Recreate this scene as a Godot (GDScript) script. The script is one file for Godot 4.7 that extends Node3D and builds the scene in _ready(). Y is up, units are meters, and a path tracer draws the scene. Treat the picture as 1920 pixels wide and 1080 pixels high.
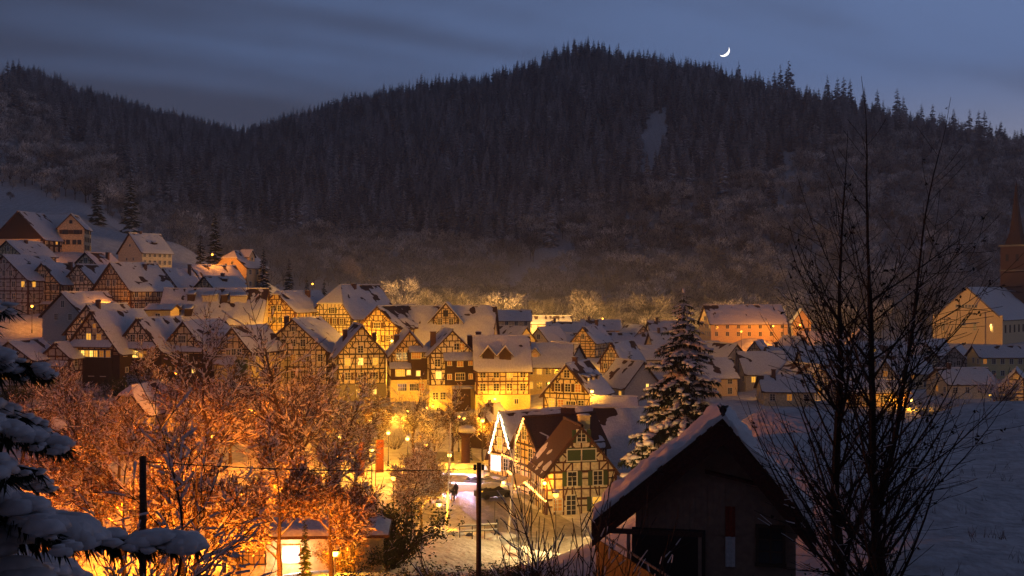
extends Node3D
# A half-timbered town in a snowy valley at dusk. Metres, y up. The eye is at the origin, looking along -z.
# at(px, py, d): the point at depth d that the photograph (1920 x 1080, focal length 2015 px) shows at px, py.
const FP := 2015.0
const FOG := 0.00027
var M := {}
var rng := RandomNumberGenerator.new()
var taken := {}
var nz := FastNoiseLite.new()
var nf := FastNoiseLite.new()
var pads: Array = []
var win_mesh := {}
var house_seed := 0

class MB:
	var v := PackedVector3Array()
	var c := PackedColorArray()
	var col := Color.WHITE
	var colored := false
	func tri(a: Vector3, b: Vector3, d: Vector3) -> void:
		v.append(a); v.append(b); v.append(d)
		if colored:
			c.append(col); c.append(col); c.append(col)
	func quad(a: Vector3, b: Vector3, d: Vector3, e: Vector3) -> void:
		tri(a, b, d); tri(a, d, e)
	func hexa(p: Array) -> void:   # eight corners: 0-3 one ring, 4-7 the ring across from it
		quad(p[0], p[1], p[2], p[3]); quad(p[7], p[6], p[5], p[4])
		for i in 4:
			var j: int = (i + 1) % 4
			quad(p[j], p[i], p[i + 4], p[j + 4])
	func box(c0: Vector3, s: Vector3, b: Basis = Basis()) -> void:
		var h := s * 0.5
		var p: Array = []
		for z in [-1.0, 1.0]:
			for q in [Vector2(-1, -1), Vector2(1, -1), Vector2(1, 1), Vector2(-1, 1)]:
				p.append(c0 + b * Vector3(q.x * h.x, q.y * h.y, z * h.z))
		hexa(p)
	func tube(a: Vector3, b: Vector3, r0: float, r1: float, n: int = 4) -> void:
		var d := b - a
		if d.length_squared() < 1e-9:
			return
		d = d.normalized()
		var u := d.cross(Vector3(0.31, 0.17, 0.93) if absf(d.y) > 0.9 else Vector3.UP).normalized()
		var w := d.cross(u)
		var last_a := a + u * r0
		var last_b := b + u * r1
		for i in range(1, n + 1):
			var t := TAU * i / n
			var e := u * cos(t) + w * sin(t)
			var na := a + e * r0
			var nb := b + e * r1
			tri(last_a, na, nb)
			if r1 > 0.0005:
				tri(last_a, nb, last_b)
			last_a = na
			last_b = nb
	func lathe(base: Vector3, prof: Array, n: int = 10) -> void:   # prof: Vector2(radius, height)
		for k in prof.size() - 1:
			for i in n:
				var t0 := TAU * i / n
				var t1 := TAU * (i + 1) / n
				var a: Vector2 = prof[k]
				var b: Vector2 = prof[k + 1]
				quad(base + Vector3(cos(t0) * a.x, a.y, sin(t0) * a.x), base + Vector3(cos(t1) * a.x, a.y, sin(t1) * a.x), base + Vector3(cos(t1) * b.x, b.y, sin(t1) * b.x), base + Vector3(cos(t0) * b.x, b.y, sin(t0) * b.x))
	func blob(c0: Vector3, r: Vector3, n: FastNoiseLite, amt: float, rings: int = 5, segs: int = 7) -> void:
		var rows: Array = []
		for i in rings + 1:
			var row := PackedVector3Array()
			var th := PI * i / rings
			for j in segs:
				var ph := TAU * j / segs
				var e := Vector3(sin(th) * cos(ph), cos(th), sin(th) * sin(ph))
				var p := c0 * 11.0 + e * 22.0
				row.append(c0 + e * r * (1.0 + amt * n.get_noise_3d(p.x, p.y, p.z)))
			rows.append(row)
		for i in rings:
			for j in segs:
				var k := (j + 1) % segs
				var A: PackedVector3Array = rows[i]
				var B: PackedVector3Array = rows[i + 1]
				tri(A[j], A[k], B[k])
				tri(A[j], B[k], B[j])
	func arrays() -> Array:
		var a: Array = []
		a.resize(Mesh.ARRAY_MAX)
		a[Mesh.ARRAY_VERTEX] = v
		if colored:
			a[Mesh.ARRAY_COLOR] = c
		return a

func mesh_of(list: Array, smooth := false) -> ArrayMesh:   # list of [MB, material]
	var m := ArrayMesh.new()
	for e in list:
		var b: MB = e[0]
		if b.v.size() == 0:
			continue
		if smooth:
			var st := SurfaceTool.new()
			st.create_from_arrays(b.arrays())
			st.generate_normals()
			st.index()
			st.commit(m)
		else:
			m.add_surface_from_arrays(Mesh.PRIMITIVE_TRIANGLES, b.arrays())
		m.surface_set_material(m.get_surface_count() - 1, e[1])
	return m

func at(px: float, py: float, d: float) -> Vector3:
	return Vector3((px - 960.0) * d / FP, (540.0 - py) * d / FP, -d)

func rr(a: float, b: float) -> float:
	return rng.randf_range(a, b)

func rv() -> Vector3:
	return Vector3(rng.randf_range(-1, 1), rng.randf_range(-1, 1), rng.randf_range(-1, 1))

func numbered(s: String) -> String:
	var n: int = taken.get(s, 0)
	taken[s] = n + 1
	return s if n == 0 else "%s_%03d" % [s, n]

func tag(o: Node, label: String, cat: String, group := "") -> void:
	o.set_meta("label", label)
	o.set_meta("category", cat)
	if group != "":
		o.set_meta("group", group)

func thing(called: String, label: String, cat: String, p := Vector3.ZERO, yaw := 0.0, group := "") -> Node3D:
	var o := Node3D.new()
	o.name = numbered(called)
	o.position = p
	o.rotation.y = deg_to_rad(yaw)
	tag(o, label, cat, group)
	add_child(o)
	return o

func part(called: String, m: Mesh, parent: Node, mat: Material = null) -> MeshInstance3D:
	var o := MeshInstance3D.new()
	o.name = called
	o.mesh = m
	if mat:
		o.material_override = mat
	parent.add_child(o, true)
	return o

func part1(called: String, b: MB, mat: Material, parent: Node, smooth := false) -> MeshInstance3D:
	return part(called, mesh_of([[b, mat]], smooth), parent)

func struct1(called: String, m: Mesh) -> MeshInstance3D:
	var o := MeshInstance3D.new()
	o.name = called
	o.mesh = m
	o.set_meta("kind", "structure")
	add_child(o, true)
	return o

func stuff(o: Node) -> Node:
	o.set_meta("kind", "stuff")
	return o

func copy_of(o: Node3D, p: Vector3, yaw: float, sc: float, label: String, group := "") -> Node3D:
	var c: Node3D = o.duplicate()
	c.name = numbered(String(o.name).rstrip("0123456789").rstrip("_"))
	c.position = p
	c.rotation = Vector3(0, deg_to_rad(yaw), 0)
	c.scale = Vector3.ONE * sc
	c.set_meta("label", label)
	if group != "":
		c.set_meta("group", group)
	elif c.has_meta("group"):
		c.remove_meta("group")
	add_child(c)
	return c

func noise_tex(freq: float, a: Color, b: Color, sz := 256, oct := 4, normal := false, strength := 4.0, sd := 1) -> NoiseTexture2D:
	var n := FastNoiseLite.new()
	n.seed = sd
	n.frequency = freq
	n.fractal_octaves = oct
	var t := NoiseTexture2D.new()
	t.width = sz
	t.height = sz
	t.seamless = true
	t.noise = n
	if normal:
		t.as_normal_map = true
		t.bump_strength = strength
	else:
		var g := Gradient.new()
		g.set_color(0, a)
		g.set_color(1, b)
		g.offsets = PackedFloat32Array([0.25, 0.75])
		t.color_ramp = g
	return t

func lin(r: float, g: float, b: float) -> Color:
	return Color(r, g, b).linear_to_srgb()

func mat(key: String, c: Color, rough := 0.85, vary := 0.25, scale := 0.5, bump := 0.0, freq := 0.03) -> StandardMaterial3D:
	var m := StandardMaterial3D.new()
	m.resource_name = key
	m.roughness = rough
	m.metallic_specular = 0.3
	if vary > 0.0:
		var d := c.srgb_to_linear()
		var lo := Color(d.r * (1 - vary), d.g * (1 - vary), d.b * (1 - vary)).linear_to_srgb()
		var hi := Color(minf(1, d.r * (1 + vary)), minf(1, d.g * (1 + vary)), minf(1, d.b * (1 + vary))).linear_to_srgb()
		m.albedo_texture = noise_tex(freq, lo, hi, 256, 5, false, 1.0, key.hash() % 997)
		m.uv1_triplanar = true
		m.uv1_world_triplanar = true
		m.uv1_scale = Vector3.ONE * scale
	else:
		m.albedo_color = c
	if bump > 0.0:
		m.normal_enabled = true
		m.normal_texture = noise_tex(0.05, Color.BLACK, Color.WHITE, 256, 5, true, 6.0, key.hash() % 491)
		m.normal_scale = bump
		m.uv1_triplanar = true
		m.uv1_world_triplanar = true
		m.uv1_scale = Vector3.ONE * scale
	M[key] = m
	return m

func vmat(key: String, rough := 0.9) -> StandardMaterial3D:
	var m := StandardMaterial3D.new()
	m.resource_name = key
	m.vertex_color_use_as_albedo = true
	m.roughness = rough
	m.metallic_specular = 0.25
	M[key] = m
	return m

func glow_mat(key: String, c: Color, e: float) -> StandardMaterial3D:
	var m := StandardMaterial3D.new()
	m.resource_name = key
	m.albedo_color = c * 0.5
	m.emission_enabled = true
	m.emission = c
	m.emission_energy_multiplier = e
	M[key] = m
	return m

func materials() -> void:
	mat("snow", lin(0.60, 0.595, 0.61), 0.75, 0.12, 0.3, 0.6)
	mat("tree_snow", lin(0.62, 0.61, 0.63), 0.8, 0.12, 1.0)
	mat("ground_snow", lin(0.52, 0.515, 0.53), 0.8, 0.16, 0.10, 0.9, 0.02)
	mat("road", lin(0.24, 0.225, 0.21), 0.6, 0.22, 0.12, 0.3, 0.02)
	mat("asphalt", lin(0.13, 0.125, 0.12), 0.4, 0.25, 0.2, 0.2)
	mat("plaster", lin(0.60, 0.52, 0.37), 0.9, 0.22, 0.25, 0.25)
	mat("plaster_warm", lin(0.56, 0.45, 0.28), 0.9, 0.24, 0.22, 0.25)
	mat("plaster_pale", lin(0.66, 0.61, 0.50), 0.9, 0.2, 0.25, 0.25)
	mat("beam_red", lin(0.085, 0.032, 0.018), 0.8, 0.4, 0.8)
	mat("beam_grey", lin(0.050, 0.038, 0.028), 0.8, 0.4, 0.8)
	mat("plaster_grey", lin(0.40, 0.38, 0.36), 0.9, 0.14, 0.35, 0.25)
	mat("plaster_yellow", lin(0.60, 0.50, 0.26), 0.9, 0.12, 0.35, 0.25)
	mat("plaster_ochre", lin(0.62, 0.47, 0.28), 0.9, 0.12, 0.35, 0.25)
	mat("stone", lin(0.24, 0.215, 0.17), 0.9, 0.35, 0.5, 0.9, 0.05)
	mat("beam", lin(0.055, 0.030, 0.017), 0.8, 0.4, 0.8)
	mat("cladding", lin(0.050, 0.030, 0.018), 0.8, 0.4, 0.9, 0.5)
	mat("roof", lin(0.075, 0.040, 0.028), 0.85, 0.4, 0.9, 0.9)
	mat("brick", lin(0.11, 0.06, 0.045), 0.9, 0.35, 1.2, 0.8)
	mat("frame", lin(0.60, 0.57, 0.50), 0.6, 0.0)
	mat("frame_dark", lin(0.05, 0.032, 0.022), 0.7, 0.0)
	mat("shutter", lin(0.05, 0.075, 0.035), 0.7, 0.2, 1.0)
	mat("shutter_brown", lin(0.075, 0.04, 0.025), 0.7, 0.2, 1.0)
	mat("bark", lin(0.085, 0.058, 0.040), 0.95, 0.4, 1.2, 0.8)
	mat("dark_bark", lin(0.024, 0.019, 0.016), 0.95, 0.4, 1.5, 0.8)
	mat("needles", lin(0.022, 0.034, 0.020), 0.9, 0.35, 0.8)
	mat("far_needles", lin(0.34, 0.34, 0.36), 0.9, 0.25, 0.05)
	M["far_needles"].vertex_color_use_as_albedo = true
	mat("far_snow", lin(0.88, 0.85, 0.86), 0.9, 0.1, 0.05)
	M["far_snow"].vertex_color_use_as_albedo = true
	mat("leaf_green", lin(0.05, 0.065, 0.022), 0.85, 0.4, 1.0)
	mat("leaf_brown", lin(0.32, 0.19, 0.075), 0.85, 0.3, 1.0)
	M["leaf_brown"].backlight_enabled = true
	M["leaf_brown"].backlight = Color(0.45, 0.3, 0.15)
	mat("metal", lin(0.10, 0.10, 0.10), 0.45, 0.15, 1.0)
	mat("pole_white", lin(0.62, 0.60, 0.56), 0.5, 0.1, 1.0)
	mat("pole_wood", lin(0.045, 0.034, 0.026), 0.9, 0.4, 1.0, 0.7)
	mat("rail", lin(0.05, 0.024, 0.018), 0.7, 0.3, 1.0)
	mat("weatherboard", lin(0.21, 0.145, 0.11), 0.85, 0.12, 0.3, 0.2)
	mat("verge", lin(0.052, 0.016, 0.013), 0.8, 0.3, 0.7, 0.4)
	mat("banner_cloth", lin(0.13, 0.035, 0.014), 0.9, 0.3, 1.0)
	mat("rust", lin(0.085, 0.040, 0.022), 0.8, 0.35, 1.0)
	mat("red_cloth", lin(0.20, 0.035, 0.02), 0.9, 0.15, 1.0)
	mat("white_cloth", lin(0.5, 0.5, 0.52), 0.9, 0.1, 1.0)
	mat("car_paint", lin(0.04, 0.045, 0.055), 0.35, 0.0)
	mat("tyre", lin(0.02, 0.02, 0.02), 0.9, 0.0)
	mat("coat", lin(0.03, 0.032, 0.045), 0.9, 0.0)
	mat("sign_red", lin(0.35, 0.02, 0.02), 0.5, 0.0)
	mat("sign_white", lin(0.7, 0.7, 0.7), 0.5, 0.0)
	mat("sign_grey", lin(0.08, 0.08, 0.085), 0.5, 0.0)
	vmat("frost")
	vmat("twig")
	var g := StandardMaterial3D.new()
	g.albedo_color = lin(0.02, 0.022, 0.026)
	g.roughness = 0.12
	M["glass"] = g
	glow_mat("window_lit", Color(1.0, 0.70, 0.24), 0.75)
	glow_mat("window_bright", Color(1.0, 0.78, 0.36), 1.5)
	glow_mat("window_dim", Color(1.0, 0.62, 0.20), 0.22)
	glow_mat("bulb", Color(1.0, 0.74, 0.30), 9.0)
	glow_mat("bulb_orange", Color(1.0, 0.60, 0.18), 9.0)
	glow_mat("garland_light", Color(1.0, 0.70, 0.32), 4.0)
	glow_mat("shop_light", Color(0.93, 0.90, 1.0), 1.5)
	glow_mat("moon_light", Color(1.0, 0.97, 0.93), 2.2)
	glow_mat("string_white", Color(1.0, 0.92, 0.72), 3.0)

# ---------------------------------------------------------------- the lie of the land
const COLS := [-500.0, 0.0, 60.0, 150.0, 330.0, 450.0, 560.0, 700.0, 900.0, 1090.0, 1300.0, 1500.0, 1750.0, 1900.0, 2400.0]
const KNOT := [
	[430, 32, 510, 72, 620, 130, 760, 185], [430, 32, 500, 60, 600, 102, 690, 124], [430, 32, 520, 62, 640, 98, 1250, 222],
	[430, 30, 520, 52, 640, 78, 1250, 203], [430, 10, 560, 40, 750, 78, 1250, 180], [430, -5, 600, 38, 800, 80, 1250, 164],
	[430, -14, 620, 38, 820, 95, 1180, 173], [430, -18, 650, 38, 850, 112, 1120, 184], [430, -20, 680, 45, 870, 125, 1080, 201],
	[430, -20, 680, 48, 870, 140, 1060, 225], [430, -20, 650, 55, 830, 140, 1000, 195], [440, -20, 640, 60, 800, 125, 930, 155],
	[470, -20, 640, 45, 780, 95, 880, 120], [520, -18, 650, 30, 760, 75, 850, 106], [520, -18, 650, 30, 760, 75, 850, 104]]

func knots(px: float) -> PackedFloat32Array:
	var i := 0
	while i < COLS.size() - 2 and px > COLS[i + 1]:
		i += 1
	var t: float = clampf((px - COLS[i]) / (COLS[i + 1] - COLS[i]), 0, 1)
	t = t * t * (3 - 2 * t) * 0.5 + t * 0.5
	var out := PackedFloat32Array()
	for k in 8:
		out.append(lerpf(KNOT[i][k], KNOT[i + 1][k], t))
	return out

func town_h(x: float, d: float) -> float:
	var sw := 0.0
	var sh := 0.0
	for p in pads:
		var q: Vector3 = p
		var r := (x - q.x) * (x - q.x) + (d + q.z) * (d + q.z)
		var w := 1.0 / (r * sqrt(r) + 4.0)
		sw += w
		sh += w * q.y
	var h := sh / sw
	# the square and the street are level
	var m := smoothstep(96.0, 106.0, d) * (1.0 - smoothstep(158.0, 172.0, d)) * smoothstep(-52.0, -40.0, x) * (1.0 - smoothstep(6.0, 14.0, x + (d - 120.0) * 0.22))
	return lerpf(h, -24.2, m)

func land(x: float, d: float) -> float:
	if d < 0.0:   # unseen ground behind the eye, made to rise and shade the near field
		return -1.9 - d * 0.62 + nz.get_noise_2d(x * 0.6, d * 0.6) * 2.0 * clampf(-d / 10.0, 0, 1)
	var px := 960.0 + FP * x / maxf(d, 60.0)
	var k := knots(px)
	var mixed := smoothstep(k[0] - 70.0, k[0] + 10.0, d)
	var h := 0.0
	if mixed < 1.0:
		h = town_h(x, d)
	if mixed > 0.0:
		var e := 0.0
		if d <= k[0]:
			e = k[1]
		elif d < k[2]:
			e = lerpf(k[1], k[3], pow((d - k[0]) / (k[2] - k[0]), 1.15))
		elif d < k[4]:
			e = lerpf(k[3], k[5], (d - k[2]) / (k[4] - k[2]))
		elif d < k[6]:
			e = lerpf(k[5], k[7], sin((d - k[4]) / (k[6] - k[4]) * PI * 0.5) * 0.5 + 0.5 * (d - k[4]) / (k[6] - k[4]))
		else:
			e = k[7] - (d - k[6]) * 0.35
		var away := clampf((d - k[0]) / 120.0, 0, 1)
		e += nz.get_noise_2d(x * 0.35, d * 0.35) * 9.0 * away + nz.get_noise_2d(x * 1.4 + 90.0, d * 1.4) * 2.0 * away
		h = lerpf(h, e, mixed)
	return h + nz.get_noise_2d(x * 6.0, d * 6.0) * 0.10

func on_land(px: float, d: float) -> Vector3:
	var x := (px - 960.0) * d / FP
	return Vector3(x, land(x, d), -d)

func make_land() -> void:
	var ds := PackedFloat32Array()
	var d := -150.0
	while d < 1560.0:
		ds.append(d)
		d += 10.0 if d < -20.0 else (2.0 if d < 20.0 else 1.6 + maxf(0.0, d - 180.0) * 0.018)
	var nc := 190
	var st := SurfaceTool.new()
	st.begin(Mesh.PRIMITIVE_TRIANGLES)
	for i in ds.size():
		for j in nc + 1:
			var a := (float(j) / nc * 2.0 - 1.0)
			a = a * 0.62 + a * a * a * 0.35
			var x := a * (maxf(ds[i], 0.0) + 55.0)
			st.add_vertex(Vector3(x, land(x, ds[i]), -ds[i]))
	for i in ds.size() - 1:
		for j in nc:
			var k := i * (nc + 1) + j
			for q in [k, k + 1, k + nc + 2, k, k + nc + 2, k + nc + 1]:
				st.add_index(q)
	st.generate_normals()
	st.set_material(M["ground_snow"])
	struct1("ground", st.commit())

func ribbon(called: String, pts: Array, half: float, lift: float, m: Material) -> void:   # pts: Vector2(x, d)
	var b := MB.new()
	for i in pts.size() - 1:
		var p: Vector2 = pts[i]
		var q: Vector2 = pts[i + 1]
		var n := maxi(1, int((q - p).length() / 1.5))
		for s in n:
			var e := p.lerp(q, float(s) / n)
			var f := p.lerp(q, float(s + 1) / n)
			var side := (q - p).normalized().orthogonal() * half
			for k in 6:
				var u0 := -1.0 + k / 3.0
				var u1 := -1.0 + (k + 1) / 3.0
				var c: Array = []
				for w in [e + side * u0, e + side * u1, f + side * u1, f + side * u0]:
					c.append(Vector3(w.x, land(w.x, w.y) + lift, -w.y))
				b.quad(c[0], c[1], c[2], c[3])
	struct1(called, mesh_of([[b, m]], true))
# ---------------------------------------------------------------- houses
func window_kind(key: String, w: float, h: float, lights: int, rows: int) -> Array:
	if not win_mesh.has(key):
		var f := MB.new()
		var t := 0.11
		f.box(Vector3(-w / 2 - t / 2, 0, 0.03), Vector3(t, h + 2 * t, 0.14))
		f.box(Vector3(w / 2 + t / 2, 0, 0.03), Vector3(t, h + 2 * t, 0.14))
		f.box(Vector3(0, h / 2 + t / 2, 0.032), Vector3(w, t, 0.14))
		f.box(Vector3(0, -h / 2 - t / 2, 0.045), Vector3(w + 0.3, t, 0.2))
		var p := MB.new()
		p.box(Vector3(0, 0, 0.012), Vector3(w, h, 0.05))
		var g := MB.new()
		for i in range(1, lights):
			g.box(Vector3(-w / 2 + w * i / lights, 0, 0.045), Vector3(0.07 if i * 2 == lights else 0.05, h, 0.045))
		for i in range(1, rows):
			g.box(Vector3(0, -h / 2 + h * i / rows, 0.043), Vector3(w, 0.045, 0.04))
		var s := MB.new()
		for e in [-1.0, 1.0]:
			s.box(Vector3(e * (w * 0.76 + 0.13), 0, 0.06), Vector3(w * 0.5, h + 0.1, 0.06))
		win_mesh[key] = [mesh_of([[f, null]]), mesh_of([[p, null]]), mesh_of([[g, null]]), mesh_of([[s, null]])]
	return win_mesh[key]

func add_window(parent: Node, kind: String, p: Vector3, turn: Basis, lit: String, frame := "frame", shutters := "") -> void:
	var sizes := {"small": [0.6, 0.8, 2, 1], "mid": [0.9, 1.2, 2, 3], "tall": [0.95, 1.45, 2, 3], "wide": [1.5, 1.15, 4, 2], "arch": [1.0, 2.6, 2, 5], "band": [0.8, 1.05, 2, 2]}
	var z: Array = sizes[kind]
	var m := window_kind(kind, z[0], z[1], z[2], z[3])
	var o := part("window", m[0], parent, M[frame])
	o.transform = Transform3D(turn, p)
	part("pane", m[1], o, M[{"": "glass", "l": "window_lit", "b": "window_bright", "d": "window_dim"}[lit]])
	part("glazing_bar", m[2], o, M[frame])
	if shutters != "":
		part("shutter", m[3], o, M[shutters])

func roof_cover(W: float, L: float, He: float, Ha: float, side: float, hip: float, hipd: float, snow_t: float, bare: float, over: float, eave_over: float) -> Array:
	# one slope: [slab MB, snow MB]; u runs from front to back, t from ridge to eave
	var slab := MB.new()
	var snow := MB.new()
	var half := W * 0.5
	var k := (half + eave_over) / half
	var e := Vector3(side * half * k, Ha - (Ha - He) * k, 0)
	var r := Vector3(0, Ha, 0)
	var n := Vector3(side * (Ha - He), half, 0).normalized()
	var th := 0.2
	var len_t := (e - r).length()
	var nt := clampi(int(len_t / 0.55), 6, 18)
	var nu := clampi(int(L / 0.7), 8, 34)
	var hip_t := hip / k
	var gaps := rr(-500, 500)
	var fz := rr(7.0, 22.0)
	var ft := rr(4.0, 14.0)
	var rows: Array = []
	for i in nt + 1:
		var t := float(i) / nt
		var z0 := over
		if hip > 0.0 and t < hip_t:
			z0 = lerpf(-hipd, over, t / hip_t)
		var row: Array = []
		for j in nu + 1:
			var u := float(j) / nu
			var p := r.lerp(e, t) + Vector3(0, 0, lerpf(z0, -L - over, u))
			var h := snow_t * (0.85 + 0.55 * nf.get_noise_2d(p.z * 9.0 + gaps, t * len_t * 9.0) + 0.5 * nf.get_noise_2d(p.z * 34.0 + gaps, t * len_t * 30.0))
			if bare > 0.0:
				var q := nf.get_noise_2d(p.z * fz + gaps, t * len_t * ft + gaps) * 0.9 + nf.get_noise_2d(p.z * 4.0, gaps + t * 30.0) * 0.4 + nf.get_noise_2d(p.z * 40.0 + gaps, t * len_t * 40.0) * 0.25
				h *= clampf((q * 0.5 + 0.5 - bare + (t - 0.5) * 0.3) * 7.0, -0.5, 1.0)
			if i == nt or j == 0 or j == nu:
				h = minf(h, 0.0) - 0.02
			elif i == nt - 1:
				h *= 0.9
			row.append([p, p + n * h])
		rows.append(row)
	for i in nt:
		for j in nu:
			snow.quad(rows[i][j][1], rows[i][j + 1][1], rows[i + 1][j + 1][1], rows[i + 1][j][1])
			slab.quad(rows[i][j][0], rows[i][j + 1][0], rows[i + 1][j + 1][0], rows[i + 1][j][0])
	var a: Vector3 = rows[0][0][0]
	var b: Vector3 = rows[0][nu][0]
	var c: Vector3 = rows[nt][nu][0]
	var d: Vector3 = rows[nt][0][0]
	var dn := n * -th
	slab.quad(a + dn, b + dn, c + dn, d + dn)
	slab.quad(c, d, d + dn, c + dn)
	slab.quad(b, c, c + dn, b + dn)
	for i in nt:
		slab.quad(rows[i][0][0], rows[i + 1][0][0], rows[i + 1][0][0] + dn, rows[i][0][0] + dn)
	return [slab, snow]

# Beams of one face. The face lies in x (right), y (up) at depth z0, with the outline half-width hw(y).
func beam_list(W: float, He: float, Ha: float, y0: float, storeys: Array, skip: Array, step: float, hip: float) -> Array:
	var out: Array = []   # [from, to, thickness]
	var hw := func(y: float) -> float:
		return W * 0.5 if y <= He + 0.01 else maxf(0.0, W * 0.5 * (Ha - y) / maxf(Ha - He, 0.01))
	var top := Ha - (Ha - He) * hip
	var ys: Array = []
	for y in storeys:
		ys.append(y)
	var y: float = storeys[storeys.size() - 1]
	while y + step * 1.05 < top - 0.4:
		y += step * 1.05
		ys.append(y)
	for q in ys:
		var x: float = hw.call(q)
		if x > 0.35:
			out.append([Vector2(-x, q), Vector2(x, q), 0.26 if q in storeys else 0.17])
	for i in storeys.size() - 1:   # two rails in each storey
		var lo: float = storeys[i]
		var hi: float = storeys[i + 1]
		for f in [0.36, 0.74]:
			var q := lerpf(lo, hi, f)
			out.append([Vector2(-hw.call(q), q), Vector2(hw.call(q), q), 0.15])
	for i in ys.size():   # posts, from each level to the next
		var lo: float = ys[i]
		var hi: float = ys[i + 1] if i + 1 < ys.size() else top
		var n := maxi(2, int(round(W / step)))
		for k in n + 1:
			var x := -W * 0.5 + W * k / n
			if i % 2 == 1 and lo > He:
				x += W / n * 0.5
			var h2 := hi
			if absf(x) > hw.call(hi):
				if absf(x) >= hw.call(lo) - 0.05:
					continue
				h2 = lerpf(He, Ha, 1.0 - absf(x) / (W * 0.5)) if hi > He else hi
			if h2 - lo > 0.35:
				var e := 0.14 if absf(x) > W * 0.5 - 0.1 else 0.0
				out.append([Vector2(x - signf(x) * e, lo), Vector2(x - signf(x) * e, h2), 0.17 if e == 0.0 else 0.24])
		if hi - lo > 1.0 and hw.call(hi) > 1.2:   # braces at the corners
			for s in [-1.0, 1.0]:
				var xa: float = hw.call(hi) * 0.97
				out.append([Vector2(s * (xa - step * 1.0), lo), Vector2(s * xa, lerpf(lo, hi, 0.95)), 0.15])
				if rng.randf() < 0.6 and W > 6.0:
					var xb := W / n * 1.0
					out.append([Vector2(s * xb * 1.9, lo), Vector2(s * xb, hi), 0.14])
	for s in [-1.0, 1.0]:   # the rafters along the verge
		out.append([Vector2(s * (W * 0.5 - 0.05), He - 0.1), Vector2(s * hip * W * 0.5, top - 0.05), 0.24])
	var res: Array = []
	for o in out:
		var m: Vector2 = (o[0] + o[1]) * 0.5
		var hidden: bool = m.y < y0 - 0.05
		for k in skip:
			var rc: Rect2 = k
			if rc.has_point(m) and rc.has_point(o[0]) and rc.has_point(o[1]):
				hidden = true
		if not hidden:
			res.append(o)
	return res

func beam_box(b: MB, o: Array, z0: float, proud: float) -> void:
	var p: Vector2 = o[0]
	var q: Vector2 = o[1]
	var d := q - p
	var a := atan2(d.y, d.x) + rng.randf_range(-0.012, 0.012)
	b.box(Vector3((p.x + q.x) * 0.5, (p.y + q.y) * 0.5, z0 + proud * 0.5 - 0.05), Vector3(d.length() + 0.02, o[2] * rr(0.9, 1.12), proud + 0.1), Basis(Vector3(0, 0, 1), a))

func add_beams(list: Array, parent: Node, xf: Transform3D, single: bool, tm := "beam") -> void:
	var all := MB.new()
	for i in list.size():
		var b := MB.new() if single else all
		beam_box(b, list[i], 0.0, 0.035 + 0.004 * (i % 7))
		if single:
			part1("timber_beam", b, M[tm], parent).transform = xf
	if not single and all.v.size() > 0:
		var o := part1("timber_frame", all, M[tm], parent)
		o.transform = xf
		stuff(o)

func snow_pad(parent: Node, c: Vector3, s: Vector3, b := Basis()) -> void:   # a lumpy slab of snow on a flat or tilted thing
	var m := MB.new()
	var nx := clampi(int(s.x / 0.5), 3, 14)
	var nzz := clampi(int(s.z / 0.5), 3, 14)
	var rows: Array = []
	var off := rr(0, 300)
	for i in nx + 1:
		var row: Array = []
		for j in nzz + 1:
			var u := float(i) / nx - 0.5
			var w := float(j) / nzz - 0.5
			var edge := i == 0 or j == 0 or i == nx or j == nzz
			var h := -0.01 if edge else s.y * (0.85 + 0.35 * nf.get_noise_2d(u * s.x * 14.0 + off, w * s.z * 14.0))
			row.append(c + b * Vector3(u * s.x, h, w * s.z))
		rows.append(row)
	for i in nx:
		for j in nzz:
			m.quad(rows[i][j], rows[i][j + 1], rows[i + 1][j + 1], rows[i + 1][j])
	part1("snow", m, M["snow"], parent, true)

func chimney(parent: Node, p: Vector3, h: float, w := 0.7, m := "brick") -> void:
	var b := MB.new()
	b.box(p + Vector3(0, h * 0.5 - 0.8, 0), Vector3(w, h + 1.6, w))
	b.box(p + Vector3(0, h + 0.06, 0), Vector3(w + 0.18, 0.12, w + 0.18))
	var o := part1("chimney", b, M[m], parent)
	var s := MB.new()
	s.blob(p + Vector3(0, h + 0.14, 0), Vector3(w * 0.58, 0.16, w * 0.58), nf, 0.4)
	part1("snow", s, M["snow"], o, true)

func pent_roof(parent: Node, x0: float, x1: float, y: float, depth: float, drop: float, z: float) -> void:
	var b := MB.new()
	var s := MB.new()
	var n := 8
	var p: Array = []
	for e in [[0.0, 0.0], [depth, -drop]]:
		p.append([Vector3(x0, y + e[1], z + e[0]), Vector3(x1, y + e[1], z + e[0])])
	var dn := Vector3(0, -0.12, 0)
	b.hexa([p[0][0], p[0][1], p[1][1], p[1][0], p[0][0] + dn, p[0][1] + dn, p[1][1] + dn, p[1][0] + dn])
	var o := part1("pent_roof", b, M["roof"], parent)
	var rows: Array = []
	for i in 4:
		var row: Array = []
		for j in n + 1:
			var q: Vector3 = (p[0][0] as Vector3).lerp(p[0][1], float(j) / n).lerp((p[1][0] as Vector3).lerp(p[1][1], float(j) / n), i / 3.0)
			row.append(q + Vector3(0, 0.005 if j == 0 or j == n or i == 3 else 0.16 + 0.08 * nf.get_noise_2d(q.x * 20.0, q.y * 30.0 + i), 0))
		rows.append(row)
	for i in 3:
		for j in n:
			s.quad(rows[i][j], rows[i][j + 1], rows[i + 1][j + 1], rows[i + 1][j])
	part1("snow", s, M["snow"], o, true)

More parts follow.
